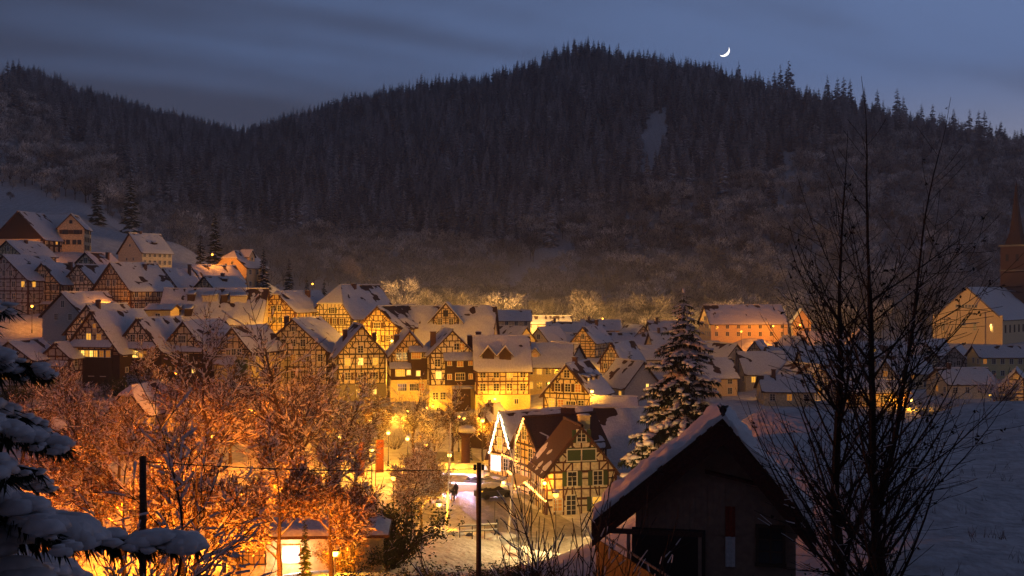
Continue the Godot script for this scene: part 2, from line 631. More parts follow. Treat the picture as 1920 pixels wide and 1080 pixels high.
func dormer(parent: Node, W: float, He: float, Ha: float, side: float, z: float, t: float, w: float, h: float, kind: String, lit: String, wall := "cladding") -> void:
	# t: how far down the slope the foot of the dormer's face stands (0 ridge, 1 eave)
	var x := side * W * 0.5 * t
	var y := lerpf(Ha, He, t)
	var slope := (Ha - He) / (W * 0.5)
	var b := MB.new()
	var r := MB.new()
	var into := Vector3(-side, 0, 0)
	var o: MeshInstance3D
	if kind == "shed":
		var back := h / maxf(slope - 0.28, 0.3)
		var f0 := Vector3(x, y - 0.3, z - w / 2)
		var f1 := Vector3(x, y - 0.3, z + w / 2)
		var up := Vector3(0, h + 0.3, 0)
		var bk := into * back + Vector3(0, 0.28 * back, 0)
		b.hexa([f0, f1, f1 + up, f0 + up, f0 + into * back, f1 + into * back, f1 + up + bk, f0 + up + bk])
		o = part1("dormer", b, M[wall], parent)
		var ov := Vector3(side * 0.3, -0.08, 0)
		var wz := Vector3(0, 0, 0.2)
		var a0 := f0 + up + ov - wz
		var a1 := f1 + up + ov + wz
		var a2 := f1 + up + bk + wz
		var a3 := f0 + up + bk - wz
		var th := Vector3(0, 0.12, 0)
		r.hexa([a0, a1, a2, a3, a0 + th, a1 + th, a2 + th, a3 + th])
		part1("dormer_roof", r, M["roof"], o)
		var s := MB.new()
		var t2 := Vector3(0, 0.3, 0)
		var g := Vector3(side * -0.12, 0, 0)
		s.hexa([a0 + th * 1.02, a1 + th * 1.02, a2 + th, a3 + th, a0 + t2 + g + wz * 0.7, a1 + t2 + g - wz * 0.7, a2 + t2 - wz * 0.6, a3 + t2 + wz * 0.6])
		part1("snow", s, M["snow"], o, true)
	else:
		var back := (h + w * 0.55) / slope
		var prof := [Vector2(-w / 2, -0.4), Vector2(w / 2, -0.4), Vector2(w / 2, h), Vector2(0, h + w * 0.55), Vector2(-w / 2, h)]
		for i in 5:
			var p: Vector2 = prof[i]
			var q: Vector2 = prof[(i + 1) % 5]
			var P := Vector3(x, y + p.y, z + p.x)
			var Q := Vector3(x, y + q.y, z + q.x)
			b.quad(P, Q, Q + into * back, P + into * back)
			b.tri(Vector3(x, y + 0.2, z), P, Q)
		o = part1("dormer", b, M[wall], parent)
		var s := MB.new()
		for e in [-1.0, 1.0]:
			var top := Vector3(x + side * 0.3, y + h + w * 0.55 + 0.08, z)
			var low := Vector3(x + side * 0.3, y + h - w * 0.22, z + e * w * 0.7)
			var bk := into * (back + 0.3)
			var th := Vector3(0, 0.14, 0)
			r.hexa([top, low, low + bk, top + bk, top + th, low + th, low + bk + th, top + bk + th])
			var t1 := Vector3(0, 0.36, 0)
			s.hexa([top + th, low + th, low + bk + th, top + bk + th, top + t1, low + t1 - Vector3(0, 0.06, 0), low + bk + t1, top + bk + t1])
		part1("dormer_roof", r, M["roof"], o)
		part1("snow", s, M["snow"], o)
	if kind == "gable" and w > 4.0:
		add_beams(beam_list(w, h, h + w * 0.55, -0.2, [0.0, h], [], 0.95, 0.0), o, Transform3D(Basis(Vector3.UP, side * PI / 2), Vector3(x, y, z)), false)
		add_window(o, "mid", Vector3(x + side * 0.06, y + h * 0.5, z + 1.2), Basis(Vector3.UP, side * PI / 2), "")
		add_window(o, "mid", Vector3(x + side * 0.06, y + h * 0.5, z - 1.2), Basis(Vector3.UP, side * PI / 2), "")
		add_window(o, "mid", Vector3(x + side * 0.06, y + h + 1.0, z), Basis(Vector3.UP, side * PI / 2), "", "frame_dark")
	elif lit != "none":
		add_window(o, "small", Vector3(x + side * 0.03, y + h * 0.5, z), Basis(Vector3.UP, side * PI / 2), lit, "frame")

# The one builder of all town houses. The gable stands in local z = 0 facing +z, the house reaches back to z = -L.
func house(o: Dictionary) -> Node3D:
	house_seed += 1
	rng.seed = 1000 + house_seed * 77
	var d: float = o.d
	var s := d / FP
	var yaw: float = o.get("yaw", 0.0)
	var W: float
	var L: float
	var Ha: float
	var He: float
	var p: Vector3
	var look := atan2((float(o.cx) - 960.0), FP)
	if o.get("side", false):   # a house whose eave faces the eye: w is the length of that front
		var ef: float = o.get("yaw", 0.0)
		yaw = -90.0 + ef
		L = o.w * s / cos(deg_to_rad(ef) + look)
		W = o.get("deep", 9.0)
		He = (o.base - o.eave) * s
		var base_y: float = (540.0 - o.base) * s
		Ha = (540.0 - o.apex) * (d + W * 0.5 * cos(deg_to_rad(ef))) / FP - base_y
		p = at(o.cx, o.base, d) - Basis(Vector3.UP, deg_to_rad(yaw)) * Vector3(W * 0.5, 0, -L * 0.5)
	else:
		W = o.w * s / cos(deg_to_rad(yaw) + look)
		L = o.get("L", 11.0)
		He = (o.base - o.eave) * s
		Ha = (o.base - o.apex) * s
		p = at(o.cx, o.base, d)
	var h := thing(o.get("n", "half_timbered_house"), o.label, o.get("cat", "house"), p, yaw, o.get("group", ""))
	var wall: String = o.get("wall", "plaster")
	if wall == "plaster":
		wall = ["plaster", "plaster_warm", "plaster_pale"][house_seed % 3]
	var timber: String = ["beam", "beam_red", "beam_grey", "beam"][house_seed % 4]
	var style: String = o.get("style", "timber")
	var hip: float = o.get("hip", 0.0)
	var rise := Ha - He
	var top := Ha - rise * hip
	var hipd := rise * hip * 0.9
	var single: bool = o.get("single", false)
	# walls
	var b := MB.new()
	var front := [Vector2(-W / 2, -3), Vector2(W / 2, -3), Vector2(W / 2, He), Vector2(W / 2 * hip, top), Vector2(-W / 2 * hip, top), Vector2(-W / 2, He)]
	var back := [Vector2(-W / 2, -3), Vector2(W / 2, -3), Vector2(W / 2, He), Vector2(0, Ha), Vector2(0, Ha), Vector2(-W / 2, He)]
	for i in range(1, 5):
		b.tri(Vector3(front[0].x, front[0].y, 0), Vector3(front[i].x, front[i].y, 0), Vector3(front[i + 1].x, front[i + 1].y, 0))
		b.tri(Vector3(back[0].x, back[0].y, -L), Vector3(back[i].x, back[i].y, -L), Vector3(back[i + 1].x, back[i + 1].y, -L))
	for e in [-1.0, 1.0]:
		b.quad(Vector3(e * W / 2, -3, 0), Vector3(e * W / 2, He, 0), Vector3(e * W / 2, He, -L), Vector3(e * W / 2, -3, -L))
	part1("wall", b, M[wall], h)
	# roof
	var over: float = o.get("over", 0.55)
	var eo: float = o.get("eo", 0.6)
	var bare: float = maxf(o.get("bare", 0.0), rr(0.20, 0.33))
	for e in [-1.0, 1.0]:
		var rc := roof_cover(W, L, He, Ha, e, hip, hipd, o.get("snow", 0.26), bare, over, eo)
		var ro := part1("roof", rc[0], M["roof"], h)
		part1("snow", rc[1], M["snow"], ro, true)
	if hip > 0.0:
		var q := MB.new()
		var hw := W / 2 * hip + 0.35
		var yt := top - 0.15
		q.tri(Vector3(-hw, yt, over), Vector3(hw, yt, over), Vector3(0, Ha + 0.05, -hipd))
		var rq := part1("hip_roof", q, M["roof"], h)
		var q2 := MB.new()
		var l := Vector3(0, 0.26, 0.02)
		q2.tri(Vector3(-hw + 0.1, yt, over) + l, Vector3(hw - 0.1, yt, over) + l, Vector3(0, Ha, -hipd) + l)
		q2.quad(Vector3(-hw, yt + 0.01, over + 0.03), Vector3(hw, yt + 0.01, over + 0.03), Vector3(hw - 0.1, yt, over) + l, Vector3(-hw + 0.1, yt, over) + l)
		part1("snow", q2, M["snow"], rq)
	var rb := MB.new()   # the snow along the ridge
	var zr := -hipd if hip > 0.0 else over
	var nr := maxi(4, int(L / 1.2))
	for i in nr:
		var z0 := lerpf(zr, -L - over, float(i) / nr)
		var z1 := lerpf(zr, -L - over, float(i + 1) / nr)
		rb.tube(Vector3(0, Ha + 0.08, z0), Vector3(0, Ha + 0.08, z1), 0.17 + 0.05 * sin(i * 2.1), 0.17 + 0.05 * sin(i * 2.1 + 2.1), 6)
	if bare < 0.55:
		part1("ridge_snow", rb, M["snow"], h, true)
	else:
		part1("ridge_tiles", rb, M["roof"], h, true)
	# which long walls the eye sees
	var R := Basis(Vector3.UP, deg_to_rad(yaw))
	var sides: Array = []
	for e in [-1.0, 1.0]:
		var mid := p + R * Vector3(e * W / 2, He * 0.5, -L / 2)
		if (R * Vector3(e, 0, 0)).dot(-mid) > 0.0:
			sides.append(e)
	var st: float = o.get("storey", 2.7)
	var y0: float = o.get("y0", 0.0) * s   # px of plain ground floor
	if o.has("y0m"):
		y0 = o.y0m
	var skip: Array = []
	for c in o.get("clad", []):   # [x0, x1, y0, y1] px from the centre of the gable's base
		var cb := MB.new()
		var x0: float = c[0] * s
		var x1: float = c[1] * s
		var ya: float = c[2] * s
		var yb: float = c[3] * s
		var dp: float = c[4] if c.size() > 4 else 0.14
		cb.box(Vector3((x0 + x1) / 2, (ya + yb) / 2, dp / 2 - 0.05), Vector3(x1 - x0, yb - ya, dp + 0.1))
		part1("boarding", cb, M[c[5] if c.size() > 5 else "cladding"], h)
		skip.append(Rect2(x0 - 0.1, ya - 0.1, x1 - x0 + 0.2, yb - ya + 0.2))
	for c in o.get("pent", []):   # [x0, x1, y, depth, drop, z]
		pent_roof(h, c[0] * s, c[1] * s, c[2] * s, c[3], c[4], c[5] if c.size() > 5 else 0.0)
	var nst := maxi(1, int(round((He - y0) / st)))
	var levels: Array = []
	for i in nst + 1:
		levels.append(lerpf(y0, He, float(i) / nst))
	if y0 > 0.3 and o.has("ground"):
		var gb := MB.new()
		gb.box(Vector3(0, y0 / 2 - 1.5, -L / 2), Vector3(W + 0.24, y0 + 3.0, L + 0.24))
		part1("ground_floor", gb, M[o.ground], h)
	if style == "timber":
		add_beams(beam_list(W, He, Ha, y0, levels, skip, o.get("step", 1.25), hip), h, Transform3D(Basis(), Vector3.ZERO), single, timber)
		for e in sides:
			var bl := beam_list(L, He, He + 0.02, y0, levels, [], o.get("step", 1.25), 0.0)
			var keep: Array = []
			for q in bl:
				if q[1].y <= He + 0.05 and (q[0] as Vector2).distance_to(q[1]) > 0.2:
					keep.append(q)
			add_beams(keep, h, Transform3D(Basis(Vector3.UP, e * PI / 2), Vector3(e * W / 2, 0, -L / 2)), single, timber)
	# windows on the gable, rows from the storeys
	var lit: float = o.get("lit", 0.1)
	var kind: String = o.get("win", "mid")
	var fr: String = o.get("frame", "frame")
	var sh: String = o.get("shut", "")
	var dim: String = o.get("lamp", "l")
	var pick := func() -> String:
		return dim if rng.randf() < lit else ""
	if o.has("wins"):   # [x px, y px, kind, lit, shutters]
		for w in o.wins:
			add_window(h, w[2], Vector3(w[0] * s, w[1] * s, w[5] if w.size() > 5 else 0.02), Basis(), w[3], fr, w[4] if w.size() > 4 else "")
	else:
		for i in nst:
			var yc: float = lerpf(levels[i], levels[i + 1], 0.56)
			var n := maxi(1, int(W / 2.5))
			for k in n:
				var x := -W / 2 + W * (k + 0.5) / n
				var inside := false
				for rc in skip:
					inside = inside or (rc as Rect2).has_point(Vector2(x, yc))
				if not inside and rng.randf() < 0.85:
					add_window(h, kind, Vector3(x, yc, 0.02), Basis(), pick.call(), fr, sh)
		var yg := He + 1.3
		while yg < top - 1.2:
			var hw := W / 2 * (Ha - yg - 0.7) / rise
			var n := maxi(1, int(hw * 2 / 2.6))
			if hw > 0.7:
				for k in n:
					add_window(h, "small" if yg > He + 2.5 else kind, Vector3((k + 0.5 - n / 2.0) * 1.9, yg, 0.02), Basis(), pick.call(), fr, "")
			yg += 2.55
	if o.get("sidewin", true):
		for e in sides:
			for i in nst:
				var yc: float = lerpf(levels[i], levels[i + 1], 0.56)
				var n := maxi(1, int(L / o.get("swgap", 2.8)))
				for k in n:
					add_window(h, o.get("swin", kind), Vector3(e * (W / 2 + 0.02), yc, -L * (k + 0.5) / n), Basis(Vector3.UP, e * PI / 2), (dim if rng.randf() < o.get("slit", lit) else ""), fr, sh)
			if y0 > 1.8:
				var n := maxi(1, int(L / 3.4))
				for k in n:
					add_window(h, "small", Vector3(e * (W / 2 + 0.14), y0 * 0.55, -L * (k + 0.5) / n), Basis(Vector3.UP, e * PI / 2), "", fr, "")
	for c in o.get("chim", []):   # [side offset m, z m, height m]
		var hx: float = c[0]
		chimney(h, Vector3(hx, Ha - absf(hx) * rise / (W / 2), -c[1]), c[2], c[3] if c.size() > 3 else 0.7, c[4] if c.size() > 4 else "brick")
	for q in o.get("dorm", []):   # [side, z m, t, w, h, kind, lit]
		dormer(h, W, He, Ha, q[0], -q[1], q[2], q[3], q[4], q[5], q[6], q[7] if q.size() > 7 else "cladding")
	return h
# ---------------------------------------------------------------- trees
func spruce_mesh(sd: int, h: float, r: float, whorls: int, per: int, snow: float, nk: String, sk: String) -> ArrayMesh:
	# far and middle-distance spruce: whorls of drooping boughs, each a folded blade with a smaller blade of snow lying on it
	rng.seed = sd
	var g := MB.new()
	var s := MB.new()
	g.tube(Vector3.ZERO, Vector3(0, h * 0.97, 0), h * 0.016, 0.02, 5)
	for i in whorls:
		var t := pow(float(i) / whorls, 0.92)
		var y := h * (0.06 + 0.93 * t)
		var reach := r * pow(1.0 - t, 0.72) * rr(0.75, 1.15) + 0.1
		var n := maxi(4, int(per * (0.55 + 0.6 * (1.0 - t))))
		var ph := rr(0, TAU)
		for k in n:
			if rng.randf() < 0.08:
				continue
			var a := ph + TAU * (k + rr(-0.25, 0.25)) / n
			var l := reach * rr(0.62, 1.12)
			var o := Vector3(cos(a), 0, sin(a))
			var w := Vector3(-sin(a), 0, cos(a)) * l * rr(0.28, 0.42)
			var droop := l * rr(0.25, 0.5) * (1.15 - 0.7 * t)
			var p0 := Vector3(0, y + rr(-0.025, 0.025) * h, 0)
			var p1 := p0 + o * l * 0.55 + Vector3(0, -droop * 0.4, 0)
			var p2 := p0 + o * l + Vector3(0, -droop, 0)
			var hang := Vector3(0, -l * 0.2 - 0.06 * h / 20.0, 0)
			g.tri(p0, p1 + w + hang, p1)
			g.tri(p0, p1, p1 - w + hang)
			g.tri(p1, p1 + w + hang, p2)
			g.tri(p1, p2, p1 - w + hang)
			if rng.randf() < snow:
				var up := Vector3(0, 0.05 + l * 0.03, 0)
				var q := rr(0.55, 0.98)
				var a1 := p0.lerp(p1, 0.5) + up
				var a2 := p1.lerp(p2, rr(0.5, 0.9)) + up
				var m := p1 + up * 1.5
				s.tri(a1, m + w * q + hang * 0.6 * q, a2)
				s.tri(a1, a2, m - w * q + hang * 0.6 * q)
	return mesh_of([[g, M[nk]], [s, M[sk]]])

func frost_tree_mesh(sd: int, h: float, spread: float, n: int, light: float) -> ArrayMesh:
	# a bare broad-leaved tree in hoarfrost, seen from far: trunk, limbs, and many fine twig blades
	rng.seed = sd
	var b := MB.new()
	b.colored = true
	b.col = Color(0.06, 0.05, 0.045)
	var fork := Vector3(rr(-0.3, 0.3), h * 0.25, rr(-0.3, 0.3))
	b.tube(Vector3(0, -0.5, 0), fork, h * 0.018, h * 0.014, 4)
	var lumps: Array = []
	for i in 9:
		var a := TAU * i / 9.0 + rr(-0.4, 0.4)
		var e := Vector3(cos(a) * spread * rr(0.25, 0.8), h * rr(0.42, 0.92), sin(a) * spread * rr(0.25, 0.8))
		b.tube(fork, e, h * 0.008, 0.03, 3)
		lumps.append([e, rr(0.55, 1.0)])
	for i in n:
		var l: Array = lumps[rng.randi() % lumps.size()]
		var c: Vector3 = l[0]
		var p := c + rv().normalized() * pow(rng.randf(), 0.6) * spread * 0.40
		var d := ((p - fork).normalized() + rv() * 0.7 + Vector3(0, -0.1, 0)).normalized()
		var ln := rr(0.5, 1.5) * h / 12.0
		var w := d.cross(rv()).normalized() * rr(0.04, 0.11) * h / 12.0
		var v := light * rr(0.35, 1.25) * float(l[1])
		b.col = Color(v, v * 0.96, v * 0.95) if rng.randf() < 0.75 else Color(0.06, 0.048, 0.04)
		b.tri(p - w, p + w, p + d * ln)
		if rng.randf() < 0.5:
			var e := d.cross(w.normalized()) * 0.5 + d * 0.6
			b.tri(p + d * ln * 0.3 - w * 0.7, p + d * ln * 0.3 + w * 0.7, p + d * ln * 0.3 + e * ln * 0.7)
	return mesh_of([[b, M["frost"]]])

# a bare tree that is near enough to show its branching; snow lies on the upper side of the branches
func grow(b: MB, s: MB, t: MB, p: Vector3, dir: Vector3, L: float, r: float, lev: int, o: Dictionary) -> void:
	var n: int = o.seg[lev]
	var q := p
	var d := dir
	var rad := r
	for i in n:
		d = (d + rv() * float(o.wob) + Vector3(0, o.up, 0)).normalized()
		var e := q + d * (L / n)
		var r1 := r * lerpf(1.0, 0.38 if lev > 0 else 0.22, float(i + 1) / n)
		if lev == 0 and o.get("fine", false):
			t.tube(q, e, maxf(rad, o.rmin), maxf(r1, o.rmin * 0.7), 3)
			if o.has("leaves") and rng.randf() < float(o.leaves):
				var lf: MB = o.leaf_mb
				for z in 2:
					var cc := q.lerp(e, rng.randf()) + rv() * 0.12
					var u := rv().normalized() * rr(0.07, 0.15)
					var w := rv().normalized() * rr(0.05, 0.10)
					lf.tri(cc - u, cc + w, cc + u)
		else:
			b.tube(q, e, maxf(rad, o.rmin), maxf(r1, o.rmin * 0.8), 7 if rad > 0.12 else (5 if rad > 0.05 else 3))
		if o.snow > 0.0 and rng.randf() < o.snow and absf(d.y) < 0.9:
			var sr: float = maxf(r1 * 0.9, o.smin) * rr(0.7, 1.25)
			var up := Vector3(0, maxf(r1, o.rmin) + sr * 0.3, 0)
			s.tube(q + up, e + up, sr, sr * 0.7, 4)
		if lev > 0 and (i >= int(o.first[lev])):
			for k in int(o.kids[lev]):
				if rng.randf() < 0.12:
					continue
				var ax := d.cross(rv()).normalized()
				var ang: float = o.ang * rr(0.65, 1.25)
				var cd := d.rotated(ax, ang)
				grow(b, s, t, q.lerp(e, rr(0.3, 1.0)), cd, L * float(o.k) * rr(0.7, 1.15) * (1.15 - 0.5 * i / n), r1 * rr(0.42, 0.62) * float(o.get("cr", 1.0)), lev - 1, o)
		q = e
		rad = r1
	if lev > 0:
		grow(b, s, t, q, d, L * float(o.k), rad * 0.8, lev - 1, o)

func bare_tree(o: Dictionary) -> Array:   # [wood mesh, twig mesh, snow mesh]
	rng.seed = o.seed
	var b := MB.new()
	var s := MB.new()
	var t := MB.new()
	var lf := MB.new()
	o["leaf_mb"] = lf
	grow(b, s, t, Vector3(0, -0.6, 0), o.get("dir", Vector3.UP), o.len, o.r, o.lev, o)
	var w: String = o.get("bark", "bark")
	return [mesh_of([[b, M[w]]]), mesh_of([[t, M[w]]]), mesh_of([[s, M[o.get("snowmat", "tree_snow")]]]), mesh_of([[lf, M["leaf_brown"]]])]

func tree_thing(called: String, m: Array, label: String, p: Vector3, yaw := 0.0, sc := 1.0, group := "", cat := "tree") -> Node3D:
	var o := thing(called, label, cat, p, yaw, group)
	o.scale = Vector3.ONE * sc
	part("trunk", m[0], o)
	if m[1].get_surface_count() > 0:
		stuff(part("twigs", m[1], o))
	if m[2].get_surface_count() > 0:
		stuff(part("branch_snow", m[2], o))
	if m.size() > 3 and m[3].get_surface_count() > 0:
		stuff(part("withered_leaves", m[3], o))
	return o

# a spruce near enough to show each bough: a bending stem, hanging sprays of needles, pads of snow
func bough(g: MB, s: MB, w: MB, p: Vector3, a: float, l: float, droop: float, sprays: int, sl: float, snow: float, nw := 0.035) -> void:
	var o := Vector3(cos(a), 0, sin(a))
	var side := Vector3(-sin(a), 0, cos(a))
	var n := 7
	var q := p
	var pts: Array = [p]
	for i in range(1, n + 1):
		var t := float(i) / n
		q = p + o * l * t + Vector3(0, -droop * pow(t, 1.6) + droop * 0.22 * t * t * t, 0) + side * l * 0.06 * sin(t * 5.0 + a * 7.0)
		pts.append(q)
	for i in n:
		w.tube(pts[i], pts[i + 1], 0.035 * l / 3.0 * (1.1 - float(i) / n) + 0.008, 0.035 * l / 3.0 * (1.0 - float(i) / n) + 0.006, 4)
	for k in sprays:
		var t := rr(0.08, 1.0)
		var fi := clampf(t * n, 0, n - 0.01)
		var c: Vector3 = (pts[int(fi)] as Vector3).lerp(pts[int(fi) + 1], fi - int(fi))
		var e := (1.0 if rng.randf() < 0.5 else -1.0)
		var dir := (side * e * rr(0.35, 1.0) + o * rr(0.2, 0.9) + Vector3(0, -rr(0.05, 0.75), 0)).normalized()
		var ln := sl * rr(0.5, 1.15) * (1.1 - 0.55 * t)
		var tip := c + dir * ln + Vector3(0, -ln * 0.25, 0)
		var wd := dir.cross(Vector3.UP).normalized() * ln * nw * rr(2.0, 4.0)
		var m := c.lerp(tip, 0.5) + Vector3(0, ln * 0.06, 0)
		g.tri(c, m + wd, tip)
		g.tri(c, tip, m - wd)
		var hang := Vector3(0, -ln * rr(0.25, 0.5), 0) + rv() * ln * 0.1
		g.tri(m + wd * 0.6, m - wd * 0.6, m + hang)
		g.tri(c.lerp(m, 0.5) + wd * 0.4, c.lerp(m, 0.5) - wd * 0.4, c.lerp(m, 0.5) + hang * 0.8)
		if rng.randf() < snow * 0.25:
			var sc := ln * rr(0.10, 0.24)
			s.blob(m + Vector3(0, sc * 0.45, 0), Vector3(sc * 1.6, sc * 0.7, sc * 1.6), nf, 1.3, 4, 6)
	if snow > 0.0:
		for j in range(1, n * 2):
			if rng.randf() < snow:
				var i := j / 2
				var t := float(j) / (2 * n)
				for k in (6 if sprays > 150 else 2):
					var c: Vector3 = (pts[i] as Vector3).lerp(pts[i + 1], 0.5 * (j % 2) + rr(0, 0.5))
					c += side * rr(-1, 1) * l * 0.10 * (1.2 - t) + Vector3(0, rr(-0.02, 0.015) * l, 0)
					var z := l * (rr(0.018, 0.075) if sprays > 150 else rr(0.035, 0.088)) * (1.15 - 0.4 * t)
					s.blob(c + Vector3(0, z * 0.3, 0), Vector3(z * rr(1.0, 2.0), z * rr(0.5, 0.85), z * rr(1.0, 2.0)), nf, 0.75, 5 if sprays > 150 else 3, 7 if sprays > 150 else 5)

func near_spruce(sd: int, h: float, r: float, whorls: int, per: int, sprays: int, snow: float, y0 := 0.06, nw := 0.035, slen := 0.0) -> Array:
	rng.seed = sd
	var g := MB.new()
	var s := MB.new()
	var w := MB.new()
	w.tube(Vector3(0, -1, 0), Vector3(0, h * 0.5, 0), h * 0.014, h * 0.008, 8)
	w.tube(Vector3(0, h * 0.5, 0), Vector3(0, h, 0), h * 0.008, 0.02, 6)
	for i in whorls:
		var t := y0 + (1.0 - y0) * pow(float(i) / whorls, 0.9)
		var reach := r * pow(1.0 - t, 0.75) * rr(0.8, 1.12) + 0.25
		var n := maxi(3, int(per * (0.5 + 0.6 * (1.0 - t))))
		var ph := rr(0, TAU)
		for k in n:
			var l := reach * rr(0.6, 1.15)
			bough(g, s, w, Vector3(0, h * (t + rr(-0.018, 0.018)), 0), ph + TAU * (k + rr(-0.3, 0.3)) / n, l, l * rr(0.18, 0.5), maxi(4, int(sprays * l / r)), (0.32 * l + 0.25) if slen == 0.0 else slen, snow, nw)
	s.blob(Vector3(0, h, 0), Vector3(0.16, 0.3, 0.16), nf, 0.5)
	return [mesh_of([[w, M["dark_bark"]]]), mesh_of([[g, M["needles"]]]), mesh_of([[s, M["tree_snow"]]], true)]

func conifer_thing(called: String, m: Array, label: String, p: Vector3, yaw := 0.0, sc := 1.0) -> Node3D:
	var o := thing(called, label, "spruce tree", p, yaw)
	o.scale = Vector3.ONE * sc
	part("trunk", m[0], o)
	var c := part("crown", m[1], o)
	stuff(c)
	stuff(part("snow", m[2], o))
	return o

func far_spruce(m: ArrayMesh, label: String, p: Vector3, yaw: float, sc: float, group := "") -> Node3D:
	var o := MeshInstance3D.new()
	o.name = numbered("spruce_tree")
	o.mesh = m
	o.position = p
	o.rotation.y = yaw
	o.scale = Vector3(sc, sc, sc)
	tag(o, label, "spruce tree", group)
	add_child(o)
	return o

func shrub_mesh(sd: int, r: float, h: float, n: int, mtwig: String, msnow: String, snow: float, leafy := 0.0, mleaf := "leaf_green") -> Array:
	rng.seed = sd
	var b := MB.new()
	var s := MB.new()
	var l := MB.new()
	for i in n:
		var a := rr(0, TAU)
		var tilt := rr(0.05, 0.95)
		var d := Vector3(cos(a) * tilt, 1.0, sin(a) * tilt).normalized()
		var p := Vector3(cos(a) * r * 0.15, -0.2, sin(a) * r * 0.15)
		var ln := h * rr(0.6, 1.05)
		var q := p
		for k in 5:
			d = (d + rv() * 0.16).normalized()
			var e := q + d * ln / 5.0
			b.tube(q, e, 0.022 * (1.1 - k * 0.18) * h / 3.0, 0.022 * (0.92 - k * 0.18) * h / 3.0, 3)
			for z in 3:
				var tw := (d + rv() * 0.95).normalized()
				var te := e + tw * ln * rr(0.1, 0.26)
				b.tube(e, te, 0.009 * h / 3.0, 0.003, 3)
				if rng.randf() < snow:
					var up := Vector3(0, 0.02 * h / 3.0, 0)
					s.tube(e + up, te + up, 0.022 * h / 3.0, 0.012 * h / 3.0, 3)
				if rng.randf() < leafy:
					for f in 12:
						var c := e.lerp(te, rr(0.1, 1.1)) + rv() * 0.06 * h
						var u := rv().normalized() * 0.024 * h
						var w := rv().normalized() * 0.017 * h
						l.tri(c - u, c + w, c + u)
						l.tri(c - u, c + u, c - w)
			if rng.randf() < snow:
				s.tube(q + Vector3(0, 0.02, 0), e + Vector3(0, 0.02, 0), 0.028 * h / 3.0, 0.022 * h / 3.0, 3)
			q = e
	return [mesh_of([[b, M[mtwig]]]), mesh_of([[s, M[msnow]]]), mesh_of([[l, M[mleaf]]])]

func shrub_thing(called: String, m: Array, label: String, p: Vector3, yaw := 0.0, sc := Vector3.ONE, group := "") -> Node3D:
	var o := thing(called, label, "shrub", p, yaw, group)
	o.scale = sc
	part("stems", m[0], o)
	if m[1].get_surface_count() > 0:
		stuff(part("snow", m[1], o))
	if m[2].get_surface_count() > 0:
		stuff(part("foliage", m[2], o))
	return o

# ---------------------------------------------------------------- lamps and street furniture
func omni(p: Vector3, e: float, c: Color, parent: Node, sz := 0.12) -> void:
	var l := OmniLight3D.new()
	l.light_color = c
	l.light_energy = e
	l.light_size = sz
	l.omni_range = 200.0
	l.omni_attenuation = 2.0
	l.shadow_enabled = true
	l.position = p
	parent.add_child(l)

const WARM := Color(1.0, 0.665, 0.15)
const AMBER := Color(1.0, 0.58, 0.15)

func street_lamp(px: float, py: float, d: float, e: float, label: String, c: Color = WARM, group := "lit street lamps of the town", size := 0.24) -> Node3D:
	var head := at(px, py, d)
	var g := land(head.x, d)
	var hh := maxf(head.y - g, 2.2)
	var o := thing("street_lamp", label, "street lamp", Vector3(head.x, head.y - hh, head.z), 0.0, group)
	var b := MB.new()
	b.lathe(Vector3(0, -0.3, 0), [Vector2(0.13, 0), Vector2(0.13, 0.9), Vector2(0.06, 1.05), Vector2(0.045, hh + 0.02)], 8)
	part1("post", b, M["metal"], o)
	var k := MB.new()
	k.lathe(Vector3(0, hh, 0), [Vector2(0.0, 0.52), Vector2(0.10, 0.47), Vector2(0.36, 0.30), Vector2(0.36, 0.27), Vector2(0.0, 0.34)], 10)
	var cap := part1("lamp_cap", k, M["metal"], o)
	var s := MB.new()
	s.blob(Vector3(0, hh + 0.45, 0), Vector3(0.33, 0.14, 0.33), nf, 0.4)
	part1("snow", s, M["snow"], cap, true)
	var q := MB.new()
	q.blob(Vector3(0, hh + 0.1, 0), Vector3(size, size, size), nf, 0.0, 6, 10)
	part1("lamp_globe", q, M["bulb" if c == WARM else "bulb_orange"], o, true)
	omni(Vector3(0, hh + 0.1, 0), e, c, o)
	return o

func wall_lamp(p: Vector3, e: float, label: String, c: Color = WARM, size := 0.2, out := Vector3(0, 0, 0.4)) -> void:
	var o := thing("wall_lamp", label, "wall lamp", p)
	var b := MB.new()
	b.tube(Vector3(0, 0.35, 0) - out, Vector3(0, 0.32, 0), 0.03, 0.03, 5)
	b.lathe(Vector3(0, 0.12, 0), [Vector2(0.0, 0.25), Vector2(0.26, 0.1), Vector2(0.26, 0.07), Vector2(0, 0.14)], 10)
	part1("bracket", b, M["metal"], o)
	var q := MB.new()
	q.blob(Vector3.ZERO, Vector3(size, size, size), nf, 0.0, 6, 10)
	part1("lamp_globe", q, M["bulb"], o, true)
	omni(Vector3.ZERO, e, c, o)

func pole(called: String, top: Vector3, foot: Vector3, r0: float, r1: float, m: String, label: String, cat: String) -> Node3D:
	var o := thing(called, label, cat, foot)
	var b := MB.new()
	b.tube(Vector3(0, -0.4, 0), top - foot, r0, r1, 10)
	part1("shaft", b, M[m], o)
	return o

func wire(a: Vector3, b: Vector3, sag: float, r: float, label: String) -> void:
	var w := MB.new()
	var last := a
	for i in range(1, 25):
		var t := i / 24.0
		var p := a.lerp(b, t) - Vector3(0, sag * 4.0 * t * (1 - t), 0)
		w.tube(last, p, r, r, 4)
		last = p
	var o := MeshInstance3D.new()
	o.name = numbered("overhead_cable")
	o.mesh = mesh_of([[w, M["tyre"]]])
	tag(o, label, "cable")
	add_child(o)

